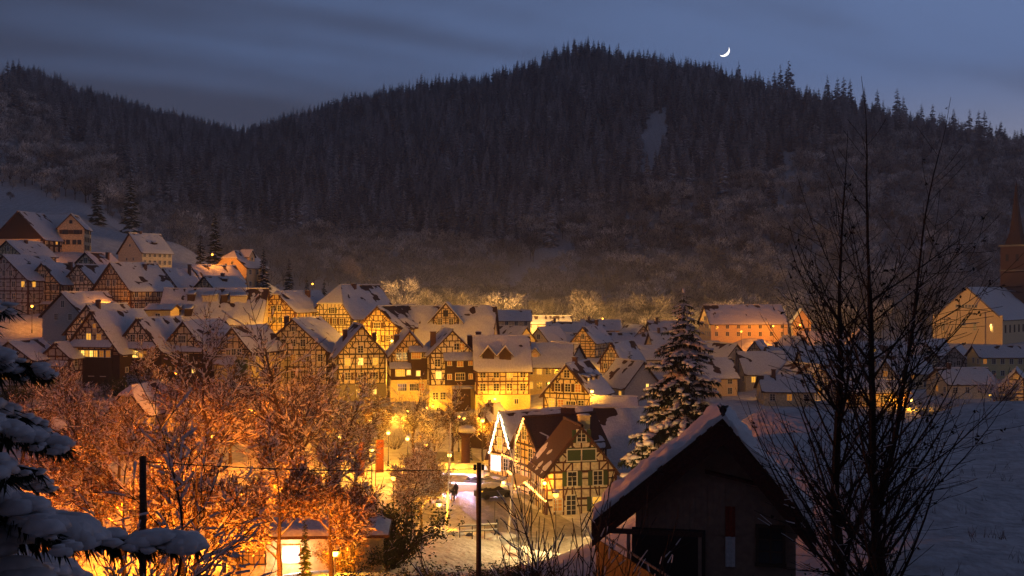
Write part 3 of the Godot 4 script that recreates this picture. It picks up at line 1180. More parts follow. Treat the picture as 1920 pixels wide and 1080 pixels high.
func car(p: Vector3, yaw: float, label: String) -> void:
	var o := thing("parked_car", label, "car", p, yaw, "snowed-in cars along the street")
	var b := MB.new()
	var prof := [Vector2(-2.1, 0.3), Vector2(2.1, 0.3), Vector2(2.15, 0.7), Vector2(1.25, 0.92), Vector2(-2.1, 0.95)]
	var cab := [Vector2(-1.95, 0.93), Vector2(1.15, 0.9), Vector2(0.45, 1.42), Vector2(-1.4, 1.45)]
	for e in [[prof, 0.86, b], [cab, 0.72, MB.new()]]:
		var pr: Array = e[0]
		var w: float = e[1]
		var mb: MB = e[2]
		for i in pr.size():
			var u: Vector2 = pr[i]
			var v: Vector2 = pr[(i + 1) % pr.size()]
			mb.quad(Vector3(u.x, u.y, -w), Vector3(v.x, v.y, -w), Vector3(v.x, v.y, w), Vector3(u.x, u.y, w))
			if i > 0 and i < pr.size() - 1:
				for s in [-w, w]:
					mb.tri(Vector3(pr[0].x, pr[0].y, s), Vector3(u.x, u.y, s), Vector3(v.x, v.y, s))
		part1("body" if pr.size() == 5 else "cabin_glass", mb, M["car_paint" if pr.size() == 5 else "glass"], o)
	for x in [-1.35, 1.35]:
		for z in [-0.8, 0.8]:
			var t := MB.new()
			t.tube(Vector3(x, 0.32, z - 0.1), Vector3(x, 0.32, z + 0.1), 0.32, 0.32, 14)
			t.tube(Vector3(x, 0.32, z - 0.1), Vector3(x, 0.32, z - 0.1001), 0.32, 0.001, 14)
			t.tube(Vector3(x, 0.32, z + 0.1), Vector3(x, 0.32, z + 0.1001), 0.32, 0.001, 14)
			part1("wheel", t, M["tyre"], o)
	var s := MB.new()
	s.blob(Vector3(-0.45, 1.42, 0), Vector3(1.5, 0.34, 0.86), nf, 0.3, 6, 12)
	s.blob(Vector3(1.6, 0.86, 0), Vector3(0.7, 0.2, 0.9), nf, 0.3, 6, 12)
	part1("snow", s, M["snow"], o, true)

func person(p: Vector3, yaw: float, label: String, stride: float) -> void:
	# joints with radii, joined by a smooth minimum and meshed as surface nets
	var J: Array = [[Vector3(0, 0.95, 0), Vector3(0, 1.38, 0.02), 0.17, 0.18], [Vector3(0, 1.38, 0.02), Vector3(0, 1.52, 0.03), 0.09, 0.07], [Vector3(0, 1.60, 0.04), Vector3(0, 1.68, 0.03), 0.105, 0.10]]
	for s in [-1.0, 1.0]:
		var f: float = s * stride
		J.append([Vector3(s * 0.09, 0.92, 0), Vector3(s * 0.1, 0.5, f * 0.45 + 0.03), 0.11, 0.075])
		J.append([Vector3(s * 0.1, 0.5, f * 0.45 + 0.03), Vector3(s * 0.1, 0.08, f), 0.075, 0.05])
		J.append([Vector3(s * 0.1, 0.06, f - 0.03), Vector3(s * 0.11, 0.05, f + 0.16), 0.055, 0.045])
		J.append([Vector3(s * 0.2, 1.38, 0), Vector3(s * 0.26, 1.1, -f * 0.3), 0.075, 0.06])
		J.append([Vector3(s * 0.26, 1.1, -f * 0.3), Vector3(s * 0.22, 0.86, -f * 0.5 + 0.08), 0.058, 0.045])
	var cell := 0.045
	var lo := Vector3(-0.45, -0.05, -0.6)
	var N := Vector3i(21, 43, 28)
	var F := PackedFloat32Array()
	F.resize(N.x * N.y * N.z)
	for i in N.x:
		for j in N.y:
			for k in N.z:
				var q := lo + Vector3(i, j, k) * cell
				var acc := 0.0
				for e in J:
					var a: Vector3 = e[0]
					var b: Vector3 = e[1]
					var t := clampf((q - a).dot(b - a) / (b - a).length_squared(), 0, 1)
					acc += exp(-45.0 * ((q - a.lerp(b, t)).length() - lerpf(e[2], e[3], t)))
				F[(i * N.y + j) * N.z + k] = -log(maxf(acc, 1e-30)) / 45.0
	var ids := {}
	var b := MB.new()
	var at_cell := func(i: int, j: int, k: int) -> Vector3:
		var key := (i * N.y + j) * N.z + k
		if ids.has(key):
			return ids[key]
		var sum := Vector3.ZERO
		var n := 0
		for e in [[0, 0, 0, 1, 0, 0], [0, 1, 0, 1, 1, 0], [0, 0, 1, 1, 0, 1], [0, 1, 1, 1, 1, 1], [0, 0, 0, 0, 1, 0], [1, 0, 0, 1, 1, 0], [0, 0, 1, 0, 1, 1], [1, 0, 1, 1, 1, 1], [0, 0, 0, 0, 0, 1], [1, 0, 0, 1, 0, 1], [0, 1, 0, 0, 1, 1], [1, 1, 0, 1, 1, 1]]:
			var f0 := F[((i + e[0]) * N.y + j + e[1]) * N.z + k + e[2]]
			var f1 := F[((i + e[3]) * N.y + j + e[4]) * N.z + k + e[5]]
			if (f0 < 0) != (f1 < 0):
				var u := Vector3(i + e[0], j + e[1], k + e[2])
				sum += u.lerp(Vector3(i + e[3], j + e[4], k + e[5]), f0 / (f0 - f1))
				n += 1
		var r := lo + (sum / maxi(n, 1)) * cell
		ids[key] = r
		return r
	for i in range(1, N.x - 1):
		for j in range(1, N.y - 1):
			for k in range(1, N.z - 1):
				var f := F[(i * N.y + j) * N.z + k] < 0
				if f != (F[((i + 1) * N.y + j) * N.z + k] < 0):
					b.quad(at_cell.call(i, j, k), at_cell.call(i, j - 1, k), at_cell.call(i, j - 1, k - 1), at_cell.call(i, j, k - 1))
				if f != (F[(i * N.y + j + 1) * N.z + k] < 0):
					b.quad(at_cell.call(i, j, k), at_cell.call(i - 1, j, k), at_cell.call(i - 1, j, k - 1), at_cell.call(i, j, k - 1))
				if f != (F[(i * N.y + j) * N.z + k + 1] < 0):
					b.quad(at_cell.call(i, j, k), at_cell.call(i - 1, j, k), at_cell.call(i - 1, j - 1, k), at_cell.call(i, j - 1, k))
	var o := MeshInstance3D.new()
	o.name = numbered("person")
	o.mesh = mesh_of([[b, M["coat"]]], false)
	o.position = p
	o.rotation.y = deg_to_rad(yaw)
	tag(o, label, "person")
	add_child(o)
# ---------------------------------------------------------------- the houses of the town
# cx: photo column of the middle of the gable; d: depth; apex, eave, base: rows; w: width in photo pixels
func town_houses() -> Array:
	var H: Array = []
	# the dark row above the gardens
	H.append({"label": "dark timbered house with the longest lit window band under its pent roof", "cx": 172, "d": 185, "apex": 583, "eave": 657, "base": 728, "w": 96, "yaw": -14, "L": 15, "lit": 0.3, "single": true, "y0": 62, "ground": "cladding",
		"clad": [[-46, 46, 0, 56, 0.16], [-46, 46, 56, 74, 0.1, "beam"]], "pent": [[-48, 48, 90, 1.1, 1.1]], "wins": [[-36, 65, "band", "l", "", 0.09], [-27, 65, "band", "l", "", 0.09], [-18, 65, "band", "b", "", 0.09], [-9, 65, "band", "l", "", 0.09], [0, 65, "band", "b", "", 0.09], [9, 65, "band", "l", "", 0.09], [22, 65, "band", "d", "", 0.09], [36, 65, "band", "d", "", 0.09], [-6, 96, "mid", "l"], [16, 96, "mid", "d"], [6, 117, "small", "d"], [-25, 30, "mid", ""], [0, 30, "mid", ""], [25, 30, "mid", ""]]})
	H.append({"label": "dark timbered house with one bright window in the band beneath its pent roof", "cx": 258, "d": 187, "apex": 597, "eave": 654, "base": 726, "w": 84, "yaw": -16, "L": 13, "bare": 0.32, "single": true, "y0": 60, "ground": "cladding",
		"clad": [[-40, 40, 0, 54, 0.16], [-40, 40, 54, 72, 0.1, "beam"]], "pent": [[-44, 44, 84, 1.1, 1.0]], "wins": [[-28, 62, "band", "l", "", 0.09], [-19, 62, "band", "l", "", 0.09], [-6, 62, "wide", "b", "", 0.09], [8, 62, "band", "l", "", 0.09], [17, 62, "band", "d", "", 0.09], [32, 62, "band", "", "", 0.09], [16, 22, "mid", "b"], [24, 22, "mid", "l"], [-10, 92, "mid", ""], [8, 92, "mid", ""], [-20, 25, "mid", ""]]})
	H.append({"label": "half-timbered house whose gable is half hidden by the orange-lit branches", "cx": 345, "d": 188, "apex": 602, "eave": 654, "base": 724, "w": 80, "yaw": -18, "L": 12, "bare": 0.25, "single": true, "y0": 60, "ground": "cladding", "clad": [[-38, 38, 0, 58, 0.15]], "pent": [[-30, 44, 74, 1.0, 0.8]], "wins": [[-4, 88, "wide", ""], [-20, 52, "mid", "", "", 0.12], [6, 52, "mid", "", "", 0.12], [22, 30, "small", "b", "", 0.12]]})
	H.append({"label": "narrow half-timbered house with an ivy-covered strip on its front and a lean-to", "cx": 437, "d": 186, "apex": 613, "eave": 655, "base": 722, "w": 64, "yaw": -18, "L": 11, "bare": 0.12, "single": true, "y0": 52, "ground": "plaster_yellow", "clad": [[8, 32, 0, 48, 0.5, "leaf_green"]], "pent": [[-32, 10, 52, 1.8, 1.2]], "wins": [[-10, 62, "band", ""], [2, 62, "band", ""], [14, 62, "band", ""], [-16, 30, "mid", ""], [-4, 30, "mid", ""]], "lit": 0.1})
	H.append({"label": "low dark timbered house ending the row, a pent roof over its porch", "cx": 104, "d": 182, "apex": 643, "eave": 668, "base": 725, "w": 50, "yaw": -10, "L": 10, "wall": "plaster_grey", "pent": [[-22, 26, 48, 1.2, 0.8]], "wins": [[-12, 36, "band", "d"], [0, 36, "band", ""], [12, 36, "band", ""], [-6, 10, "mid", "l"], [14, 10, "wide", "d"]]})
	H.append({"label": "house with one glowing window seen through the dark conifer boughs", "cx": 18, "d": 178, "apex": 640, "eave": 672, "base": 735, "w": 76, "yaw": -5, "L": 10, "wall": "plaster_grey", "wins": [[-14, 52, "wide", "b"], [-14, 30, "wide", "d"], [12, 52, "mid", ""]]})
	# the second row at the foot of the slope
	H.append({"label": "plain plastered gable house with two dark attic windows above the dark row", "cx": 118, "d": 216, "apex": 548, "eave": 590, "base": 640, "w": 72, "yaw": -22, "L": 12, "style": "plain", "wall": "plaster_grey", "wins": [[0, 70, "mid", ""], [-16, 46, "mid", ""], [18, 46, "mid", ""]]})
	H.append({"label": "timbered gable lit amber, peeping out behind the house with the window band", "cx": 165, "d": 203, "apex": 571, "eave": 622, "base": 690, "w": 78, "yaw": -14, "L": 12, "chim": [[0.8, 2.0, 1.6]]})
	H.append({"label": "timbered house outermost on the hillside, a broad snowy roof slope over widely spaced posts", "cx": 8, "d": 238, "apex": 478, "eave": 523, "base": 590, "w": 80, "yaw": -20, "L": 13, "wall": "plaster_grey", "step": 1.7, "shut": ""})
	H.append({"label": "half-timbered gable with a shadowed balcony below, second in the hillside row", "cx": 80, "d": 240, "apex": 493, "eave": 530, "base": 588, "w": 60, "yaw": -16, "L": 10, "pent": [[-32, 32, 22, 1.4, 0.5]], "chim": [[1.0, 8.0, 1.2]], "shut": "shutter_brown"})
	H.append({"label": "half-timbered gable with dense small panels between the balcony house and the big one", "cx": 146, "d": 242, "apex": 496, "eave": 534, "base": 582, "w": 62, "yaw": -16, "L": 11, "step": 1.0, "lit": 0.0})
	H.append({"label": "small timbered gable with a snow roof standing behind two others", "cx": 161, "d": 268, "apex": 473, "eave": 498, "base": 530, "w": 46, "yaw": -14, "L": 10, "lit": 0.0, "chim": [[2.0, 6.0, 1.8]]})
	H.append({"label": "large grid-timbered house with a tall snowy roof spotted by bare patches", "cx": 209, "d": 232, "apex": 492, "eave": 542, "base": 606, "w": 66, "yaw": -30, "L": 12, "bare": 0.10, "step": 1.0, "lit": 0.0, "single": true, "chim": [[1.2, 8.0, 0.8]]})
	H.append({"label": "dark timbered gable with a tall chimney at the end of the hillside row", "cx": 308, "d": 258, "apex": 503, "eave": 538, "base": 560, "w": 50, "yaw": -24, "L": 9, "wall": "plaster_grey", "step": 0.9, "lit": 0.0, "bare": 0.15, "chim": [[1.6, 7.0, 2.6, 0.6]]})
	H.append({"label": "grey plastered gable house with a single round attic opening and clean snow roof", "cx": 360, "d": 272, "apex": 497, "eave": 526, "base": 552, "w": 36, "yaw": -38, "L": 13, "style": "plain", "wall": "plaster_grey", "wins": [[0, 36, "small", ""]]})
	H.append({"label": "small timbered gable with a snowy roof and chimney on top of the long roof", "cx": 384, "d": 256, "apex": 518, "eave": 540, "base": 556, "w": 38, "yaw": -34, "L": 10, "lit": 0.0, "chim": [[0.5, 5.0, 1.0]], "dorm": [[1, 4.5, 0.5, 1.6, 0.8, "shed", "none"]]})
	H.append({"n": "villa", "label": "amber-lit villa with a clipped gable and wooden balconies above the long roof", "cx": 432, "d": 288, "apex": 470, "eave": 500, "base": 545, "w": 58, "yaw": -22, "L": 9.5, "hip": 0.45, "style": "plain", "wall": "plaster_ochre", "wins": [[-10, 48, "small", ""], [4, 52, "small", ""], [12, 30, "mid", "", "shutter_brown"], [-8, 30, "mid", "", "shutter_brown"], [10, 12, "mid", "", "shutter_brown"], [-12, 12, "mid", ""]], "dorm": [[1, 4.6, 0.7, 2.4, 1.7, "gable", "", "plaster_ochre"]]})
	H.append({"n": "cottage", "label": "white plastered cottage on the meadow with a steep snow roof and one skylight", "cx": 244, "d": 330, "apex": 437, "eave": 472, "base": 500, "w": 42, "yaw": -34, "L": 11, "style": "plain", "wall": "plaster", "wins": [[0, 40, "small", ""], [-10, 14, "small", ""], [10, 14, "small", ""]], "swgap": 1.6, "dorm": [[1, 6.5, 0.62, 1.4, 0.7, "shed", "none"]], "chim": [[0.2, 3.5, 0.8]]})
	H.append({"n": "villa", "label": "tall cream villa with two rows of dark windows at the head of the hillside", "cx": 133, "d": 328, "apex": 401, "eave": 426, "base": 472, "w": 46, "yaw": 12, "L": 12, "style": "plain", "wall": "plaster", "frame": "frame_dark", "wins": [[0, 56, "small", ""], [-10, 37, "wide", "", "shutter_brown"], [10, 37, "wide", "", "shutter_brown"], [-14, 18, "mid", ""], [-5, 18, "mid", ""], [6, 18, "mid", ""], [15, 18, "mid", ""]], "lit": 0.1})
	H.append({"n": "villa", "label": "low wing with wooden upper storey and lit windows joined to the cream villa", "cx": 94, "d": 334, "apex": 404, "eave": 428, "base": 470, "w": 44, "side": true, "deep": 9, "yaw": 4, "style": "plain", "wall": "plaster", "lit": 0.4, "slit": 0.6, "lamp": "d", "swgap": 1.8})
	H.append({"n": "barn", "label": "big dark wooden barn gable over a strip of amber-lit wall", "cat": "barn", "cx": 34, "d": 318, "apex": 396, "eave": 447, "base": 474, "w": 88, "yaw": -6, "L": 14, "style": "plain", "wall": "cladding", "clad": [[-44, 44, 0, 26, 0.1, "plaster_ochre"]], "wins": [[-24, 14, "mid", "l"], [-4, 14, "mid", "l"], [20, 14, "mid", "l"]], "barn": true})
	H.append({"label": "small house with two tiny lit windows beneath the barn", "cx": 14, "d": 288, "apex": 451, "eave": 478, "base": 506, "w": 52, "yaw": -24, "L": 11, "wins": [[-4, 22, "small", "b"], [8, 22, "small", "b"], [2, 40, "mid", ""]], "chim": [[1.2, 5.0, 1.0]]})
	# the long roof and the houses round the upper market
	H.append({"n": "long_house", "label": "long house with a broad smooth snow roof and dark dormer openings", "cx": 392, "d": 228, "apex": 541, "eave": 604, "base": 640, "w": 186, "side": true, "deep": 13, "yaw": 2, "style": "plain", "wall": "plaster", "sidewin": true, "lit": 0.0, "dorm": [[1, 6.0, 0.42, 1.5, 1.7, "shed", "none"], [1, 10.0, 0.44, 3.0, 1.6, "shed", "none", "plaster_grey"], [1, 13.2, 0.44, 1.2, 1.7, "shed", "none"], [1, 16.2, 0.44, 3.4, 1.5, "shed", "none", "plaster_grey"], [1, 3.6, 0.86, 1.8, 1.9, "shed", "none"], [1, 6.2, 0.88, 1.5, 1.9, "shed", "none"]]})
	H.append({"n": "shed_house", "label": "low yellow-lit house front tucked in beside the grid-timbered house", "cx": 296, "d": 222, "apex": 571, "eave": 579, "base": 612, "w": 44, "side": true, "deep": 6, "style": "plain", "wall": "plaster_yellow", "slit": 0.2, "lamp": "d"})
	H.append({"label": "tall lit half-timbered house with clipped gable at the market's upper corner", "cx": 519, "d": 236, "apex": 546, "eave": 582, "base": 650, "w": 66, "yaw": -22, "L": 17, "hip": 0.16, "single": true, "step": 1.15, "chim": [[1.5, 10.0, 1.4, 0.9]], "wins": [[-6, 72, "wide", ""], [6, 72, "mid", ""], [-20, 50, "mid", ""], [-6, 50, "mid", ""], [8, 50, "mid", ""], [22, 50, "mid", ""], [-20, 24, "mid", "d"], [2, 24, "mid", "l"], [20, 24, "mid", "d"]]})
	H.append({"n": "inn", "label": "broad lit half-timbered inn with a clipped gable and a huge patchy snow roof", "cat": "inn", "cx": 621, "d": 240, "apex": 534, "eave": 590, "base": 648, "w": 72, "yaw": -26, "L": 19, "hip": 0.62, "single": true, "step": 1.1, "bare": 0.18, "eo": 0.9, "shut": "", "wins": [[4, 66, "mid", "", "shutter"], [-24, 46, "mid", "", "shutter_brown"], [-8, 46, "mid", "", "shutter_brown"], [8, 46, "mid", "", "shutter_brown"], [24, 46, "mid", "", "shutter_brown"], [-26, 18, "mid", "b"], [-14, 18, "mid", "l"], [-2, 18, "mid", "b"], [10, 18, "mid", "b"], [22, 18, "mid", "b"]], "chim": [[0.6, 8.0, 0.9, 0.9]]})
	H.append({"label": "broad pale half-timbered house behind the tall orange-lit tree", "cx": 550, "d": 197, "apex": 598, "eave": 656, "base": 742, "w": 124, "yaw": -12, "L": 13, "single": true, "step": 1.1, "y0": 22, "ground": "plaster_ochre", "lit": 0.12, "lamp": "d", "chim": [[-2.2, 2.0, 2.2]]})
	H.append({"label": "half-timbered house with a round wreath-like gable opening and bare brown roof", "cx": 709, "d": 226, "apex": 574, "eave": 612, "base": 668, "w": 74, "yaw": -24, "L": 15, "bare": 0.5, "single": true, "step": 1.1, "wins": [[-2, 58, "wide", "", "shutter_brown"], [-22, 34, "mid", "", "shutter_brown"], [0, 34, "mid", "", "shutter_brown"], [22, 34, "mid", "", "shutter_brown"], [-20, 10, "mid", "d"], [10, 10, "mid", "l"]]})
	H.append({"n": "town_hall", "label": "long town hall with smooth pink-lit snow roof and a timbered cross gable", "cat": "town hall", "cx": 840, "d": 228, "apex": 574, "eave": 641, "base": 690, "w": 160, "side": true, "deep": 13, "yaw": -6, "style": "plain", "wall": "plaster_ochre", "snow": 0.3, "dorm": [[1, 8.2, 0.55, 5.6, 1.6, "gable", "", "plaster"]], "lit": 0.1, "swgap": 2.4})
	# the lit front row above the square
	H.append({"label": "tall half-timbered house on a bare stone ground floor, three lit windows in a row", "cx": 678, "d": 190, "apex": 610, "eave": 664, "base": 752, "w": 90, "yaw": 15, "L": 12, "single": true, "step": 1.05, "y0": 32, "ground": "stone", "bare": 0.22, "wins": [[-26, 74, "mid", "l"], [-2, 74, "mid", "b"], [26, 74, "mid", "l"], [-26, 47, "mid", "", "shutter_brown"], [-2, 47, "mid", "", "shutter_brown"], [26, 47, "mid", "", "shutter_brown"], [-2, 97, "mid", ""], [-4, 15, "mid", "", "", 0.14], [24, 17, "small", "b", "", 0.14]], "chim": [[-2.4, 5.0, 1.8, 0.8], [2.5, 2.0, 1.4, 0.6]]})
	H.append({"label": "half-timbered house with two small pent roofs and a boarded bay on one side", "cx": 768, "d": 188, "apex": 620, "eave": 662, "base": 752, "w": 68, "yaw": 10, "L": 11, "single": true, "step": 1.0, "y0": 40, "ground": "plaster_yellow", "clad": [[-4, 34, 40, 96, 0.25], [-34, -4, 40, 62, 0.3]], "pent": [[-2, 37, 102, 1.3, 0.9, 0.1], [-38, 2, 72, 1.6, 0.9, 0.1]], "wins": [[12, 86, "wide", "d", "", 0.3], [26, 86, "small", "", "", 0.3], [-20, 84, "mid", ""], [-8, 84, "mid", ""], [-18, 54, "wide", "l", "", 0.34], [-2, 54, "small", "b", "", 0.34], [16, 52, "small", "b", "", 0.3], [-14, 26, "wide", "", "", 0.15], [8, 26, "wide", "", "", 0.15], [22, 26, "mid", "d", "", 0.15]], "chim": [[-2.0, 4.0, 1.4, 0.9]]})
	H.append({"label": "half-timbered house with a broad dark boarded block under one large pent roof", "cx": 848, "d": 186, "apex": 619, "eave": 662, "base": 772, "w": 84, "yaw": 12, "L": 12, "single": true, "step": 1.0, "bare": 0.2, "y0": 50, "ground": "plaster_yellow", "clad": [[-14, 43, 50, 102, 0.5], [0, 32, -4, 44, 1.6]], "pent": [[-18, 50, 110, 1.7, 1.2, 0.1], [-3, 36, 48, 1.0, 0.3, 1.2]], "wins": [[-26, 68, "tall", "b"], [-28, 92, "mid", ""], [-6, 92, "small", "d", "", 0.54], [14, 92, "mid", "d", "", 0.54], [34, 92, "small", "d", "", 0.54], [-6, 66, "small", "d", "", 0.54], [34, 66, "small", "d", "", 0.54], [14, 66, "wide", "", "", 0.54], [-32, 30, "mid", "", "", 0.15], [-18, 30, "mid", "", "", 0.15], [-26, 4, "small", "", "", 0.15], [8, 122, "band", "", "", 0.05], [18, 122, "band", "d", "", 0.05]], "chim": [[-3.0, 2.5, 2.6, 0.9], [3.6, 3.0, 2.4, 0.8]]})
	H.append({"label": "eave-fronted timbered house with two pointed dark dormers and a bright wall lamp", "cx": 943, "d": 183, "apex": 630, "eave": 690, "base": 768, "w": 100, "side": true, "deep": 9.5, "yaw": 4, "single": true, "step": 1.0, "bare": 0.22, "y0": 28, "ground": "plaster_yellow", "slit": 0.12, "swin": "mid", "swgap": 1.9, "dorm": [[1, 2.1, 0.78, 2.0, 1.1, "gable", "none"], [1, 5.0, 0.78, 2.0, 1.1, "gable", "none"]], "chim": [[-1.5, 0.6, 2.2, 0.9]]})
	H.append({"label": "yellow-plastered eave house with one small gabled dormer", "cx": 1028, "d": 194, "apex": 644, "eave": 684, "base": 738, "w": 84, "side": true, "deep": 8, "yaw": -4, "style": "plain", "wall": "plaster_yellow", "slit": 0.35, "swgap": 1.5, "lit": 0.1, "dorm": [[1, 1.6, 0.72, 1.5, 0.9, "gable", "d", "plaster_yellow"]]})
	H.append({"label": "plain plastered gable house in dim light behind the yellow eave house", "cx": 1084, "d": 204, "apex": 645, "eave": 690, "base": 730, "w": 46, "yaw": 30, "L": 9, "style": "plain", "wall": "plaster", "wins": [[0, 40, "small", ""]]})
	H.append({"label": "broad half-timbered gable house with three shed dormers sunk in deep snow", "cx": 1063, "d": 172, "apex": 683, "eave": 738, "base": 775, "w": 90, "yaw": -22, "L": 11, "single": true, "step": 1.1, "shut": "", "wins": [[0, 74, "mid", ""], [-18, 48, "mid", "", "shutter_brown"], [2, 48, "mid", "", "shutter_brown"], [22, 48, "mid", "d", "shutter_brown"], [-30, 18, "tall", "l"], [-12, 18, "mid", "d"], [8, 16, "wide", ""], [28, 18, "mid", ""]], "dorm": [[1, 2.6, 0.66, 1.3, 0.9, "shed", "b"], [1, 5.4, 0.66, 1.3, 0.9, "shed", "d"], [1, 8.2, 0.66, 1.3, 0.9, "shed", ""]], "chim": [[0.0, 4.0, 0.8]]})
	H.append({"n": "shed", "cat": "shed", "label": "low shed with a smooth tilted snow roof under the house with three shed dormers", "cx": 1152, "d": 160, "apex": 744, "eave": 762, "base": 790, "w": 78, "side": true, "deep": 5, "yaw": -3, "style": "plain", "wall": "cladding", "sidewin": false, "wins": []})
	# the roofs behind
	H.append({"label": "bright yellow plastered gable behind the two-dormer house", "cx": 986, "d": 282, "apex": 613, "eave": 636, "base": 672, "w": 34, "yaw": 34, "L": 16, "style": "plain", "wall": "plaster_yellow", "wins": [[0, 40, "small", ""]]})
	H.append({"label": "timbered stepped gable rising beyond the town hall's end", "cx": 922, "d": 250, "apex": 580, "eave": 640, "base": 668, "w": 34, "yaw": 20, "L": 8, "step": 0.9, "lit": 0.0})
	H.append({"label": "grey-blue snow roof between the yellow gable and the town hall", "cx": 950, "d": 330, "apex": 582, "eave": 600, "base": 630, "w": 90, "side": true, "deep": 10, "style": "plain"})
	H.append({"label": "row-end house with a long shadowed roof at the foot of the wooded hill", "cx": 1020, "d": 380, "apex": 592, "eave": 606, "base": 630, "w": 100, "side": true, "deep": 10, "style": "plain", "wall": "plaster_grey"})
	H.append({"label": "narrow house with two ribbed snow roofs leaning together", "cx": 1010, "d": 300, "apex": 614, "eave": 640, "base": 664, "w": 40, "yaw": -30, "L": 12, "bare": 0.2, "style": "plain", "wall": "plaster"})
	H.append({"label": "low snow roof with a lone chimney among the middle houses", "cx": 1055, "d": 306, "apex": 624, "eave": 645, "base": 668, "w": 60, "side": true, "deep": 9, "style": "plain", "chim": [[0, 3, 1.2]]})
	H.append({"label": "amber-lit timbered gable with a dark-edged snow roof beyond the plain plastered house", "cx": 1093, "d": 290, "apex": 613, "eave": 640, "base": 670, "w": 44, "yaw": -26, "L": 13, "lit": 0.2, "lamp": "d", "chim": [[0, 10, 1.6]], "wall": "plaster_ochre"})
	H.append({"label": "white-lit half-timbered gable with a bluish roof near the glowing fir", "cx": 1146, "d": 256, "apex": 642, "eave": 676, "base": 700, "w": 42, "yaw": -34, "L": 11, "bare": 0.3, "lit": 0.0, "step": 0.8})
	H.append({"label": "wide low snow roof just before the tall lit spruce", "cx": 1178, "d": 325, "apex": 624, "eave": 646, "base": 668, "w": 90, "side": true, "deep": 11, "style": "plain", "wall": "plaster_ochre", "slit": 0.1})
	H.append({"label": "snow-roofed house partly hidden by the tall lit spruce", "cx": 1220, "d": 290, "apex": 648, "eave": 672, "base": 700, "w": 80, "side": true, "deep": 9, "style": "plain", "yaw": 10})
	H.append({"label": "dim house with a steep snowy gable close by the tall lit spruce", "cx": 1205, "d": 210, "apex": 678, "eave": 722, "base": 760, "w": 66, "yaw": 28, "L": 9, "wall": "plaster_grey", "style": "plain", "wins": [[10, 36, "small", "b"]]})
	H.append({"n": "school", "cat": "hall", "label": "hall with a large hipped snow roof over an orange-lit wall", "cx": 1405, "d": 332, "apex": 572, "eave": 606, "base": 634, "w": 140, "side": true, "deep": 16, "style": "plain", "wall": "plaster_ochre", "yaw": 3, "slit": 0.0, "swgap": 3.0})
	H.append({"label": "small bright gable next to the hall with the hipped roof", "cx": 1504, "d": 352, "apex": 580, "eave": 602, "base": 628, "w": 32, "yaw": -10, "L": 9, "style": "plain", "wall": "plaster_ochre", "wins": [[0, 26, "small", ""]]})
	H.append({"label": "bluish snow roof behind the thin branches, with two lit ground floor windows", "cx": 1440, "d": 236, "apex": 660, "eave": 698, "base": 728, "w": 80, "side": true, "deep": 9, "yaw": 8, "style": "plain", "wall": "plaster_grey", "slit": 0.6})
	H.append({"label": "dim gable house with a wide shadowed roof seen behind the spruce", "cx": 1380, "d": 240, "apex": 645, "eave": 690, "base": 735, "w": 70, "yaw": 30, "L": 12, "style": "plain", "wall": "plaster_grey", "lit": 0.1})
	H.append({"label": "house with a tiny lit gable window in the middle of the bare branches", "cx": 1503, "d": 300, "apex": 632, "eave": 660, "base": 690, "w": 46, "yaw": 15, "L": 10, "style": "plain", "wins": [[0, 30, "small", "b"]]})
	H.append({"label": "snow-roofed row house behind the first bare trunk", "cx": 1560, "d": 260, "apex": 650, "eave": 690, "base": 722, "w": 96, "side": true, "deep": 9, "style": "plain", "slit": 0.15, "lamp": "d"})
	H.append({"label": "plastered house between the bare trunks with small dim windows", "cx": 1612, "d": 310, "apex": 620, "eave": 650, "base": 690, "w": 60, "yaw": -16, "L": 11, "style": "plain", "wall": "plaster_grey", "lit": 0.2, "lamp": "d"})
	H.append({"label": "house with a red-brown lit dormer beyond the bare trunks", "cx": 1660, "d": 290, "apex": 640, "eave": 676, "base": 706, "w": 84, "side": true, "deep": 9, "style": "plain", "slit": 0.2, "dorm": [[1, 4, 0.6, 1.4, 1.0, "gable", "l", "plaster_ochre"]]})
	H.append({"label": "snow roof close under the church's gable front", "cx": 1752, "d": 330, "apex": 636, "eave": 664, "base": 694, "w": 64, "side": true, "deep": 9, "style": "plain", "yaw": 12, "wall": "plaster_grey"})
	H.append({"label": "gable house with a dark front below the church", "cx": 1790, "d": 280, "apex": 650, "eave": 690, "base": 724, "w": 74, "yaw": -30, "L": 11, "wall": "plaster_grey", "lit": 0.15})
	H.append({"label": "green-grey plastered house with pale windows under a straight snow eave", "cx": 1888, "d": 270, "apex": 648, "eave": 668, "base": 712, "w": 90, "side": true, "deep": 8, "style": "plain", "wall": "plaster_yellow", "slit": 0.1, "swgap": 2.0, "lamp": "d"})
	H.append({"label": "timbered house with a low snow roof beside the bright lamp at the field's edge", "cx": 1905, "d": 205, "apex": 695, "eave": 738, "base": 764, "w": 78, "yaw": -26, "L": 9, "lit": 0.0})
	H.append({"label": "amber-lit low house at the far edge of the dark field", "cx": 1640, "d": 200, "apex": 712, "eave": 734, "base": 764, "w": 120, "side": true, "deep": 8, "style": "timber", "slit": 0.3, "lamp": "d"})
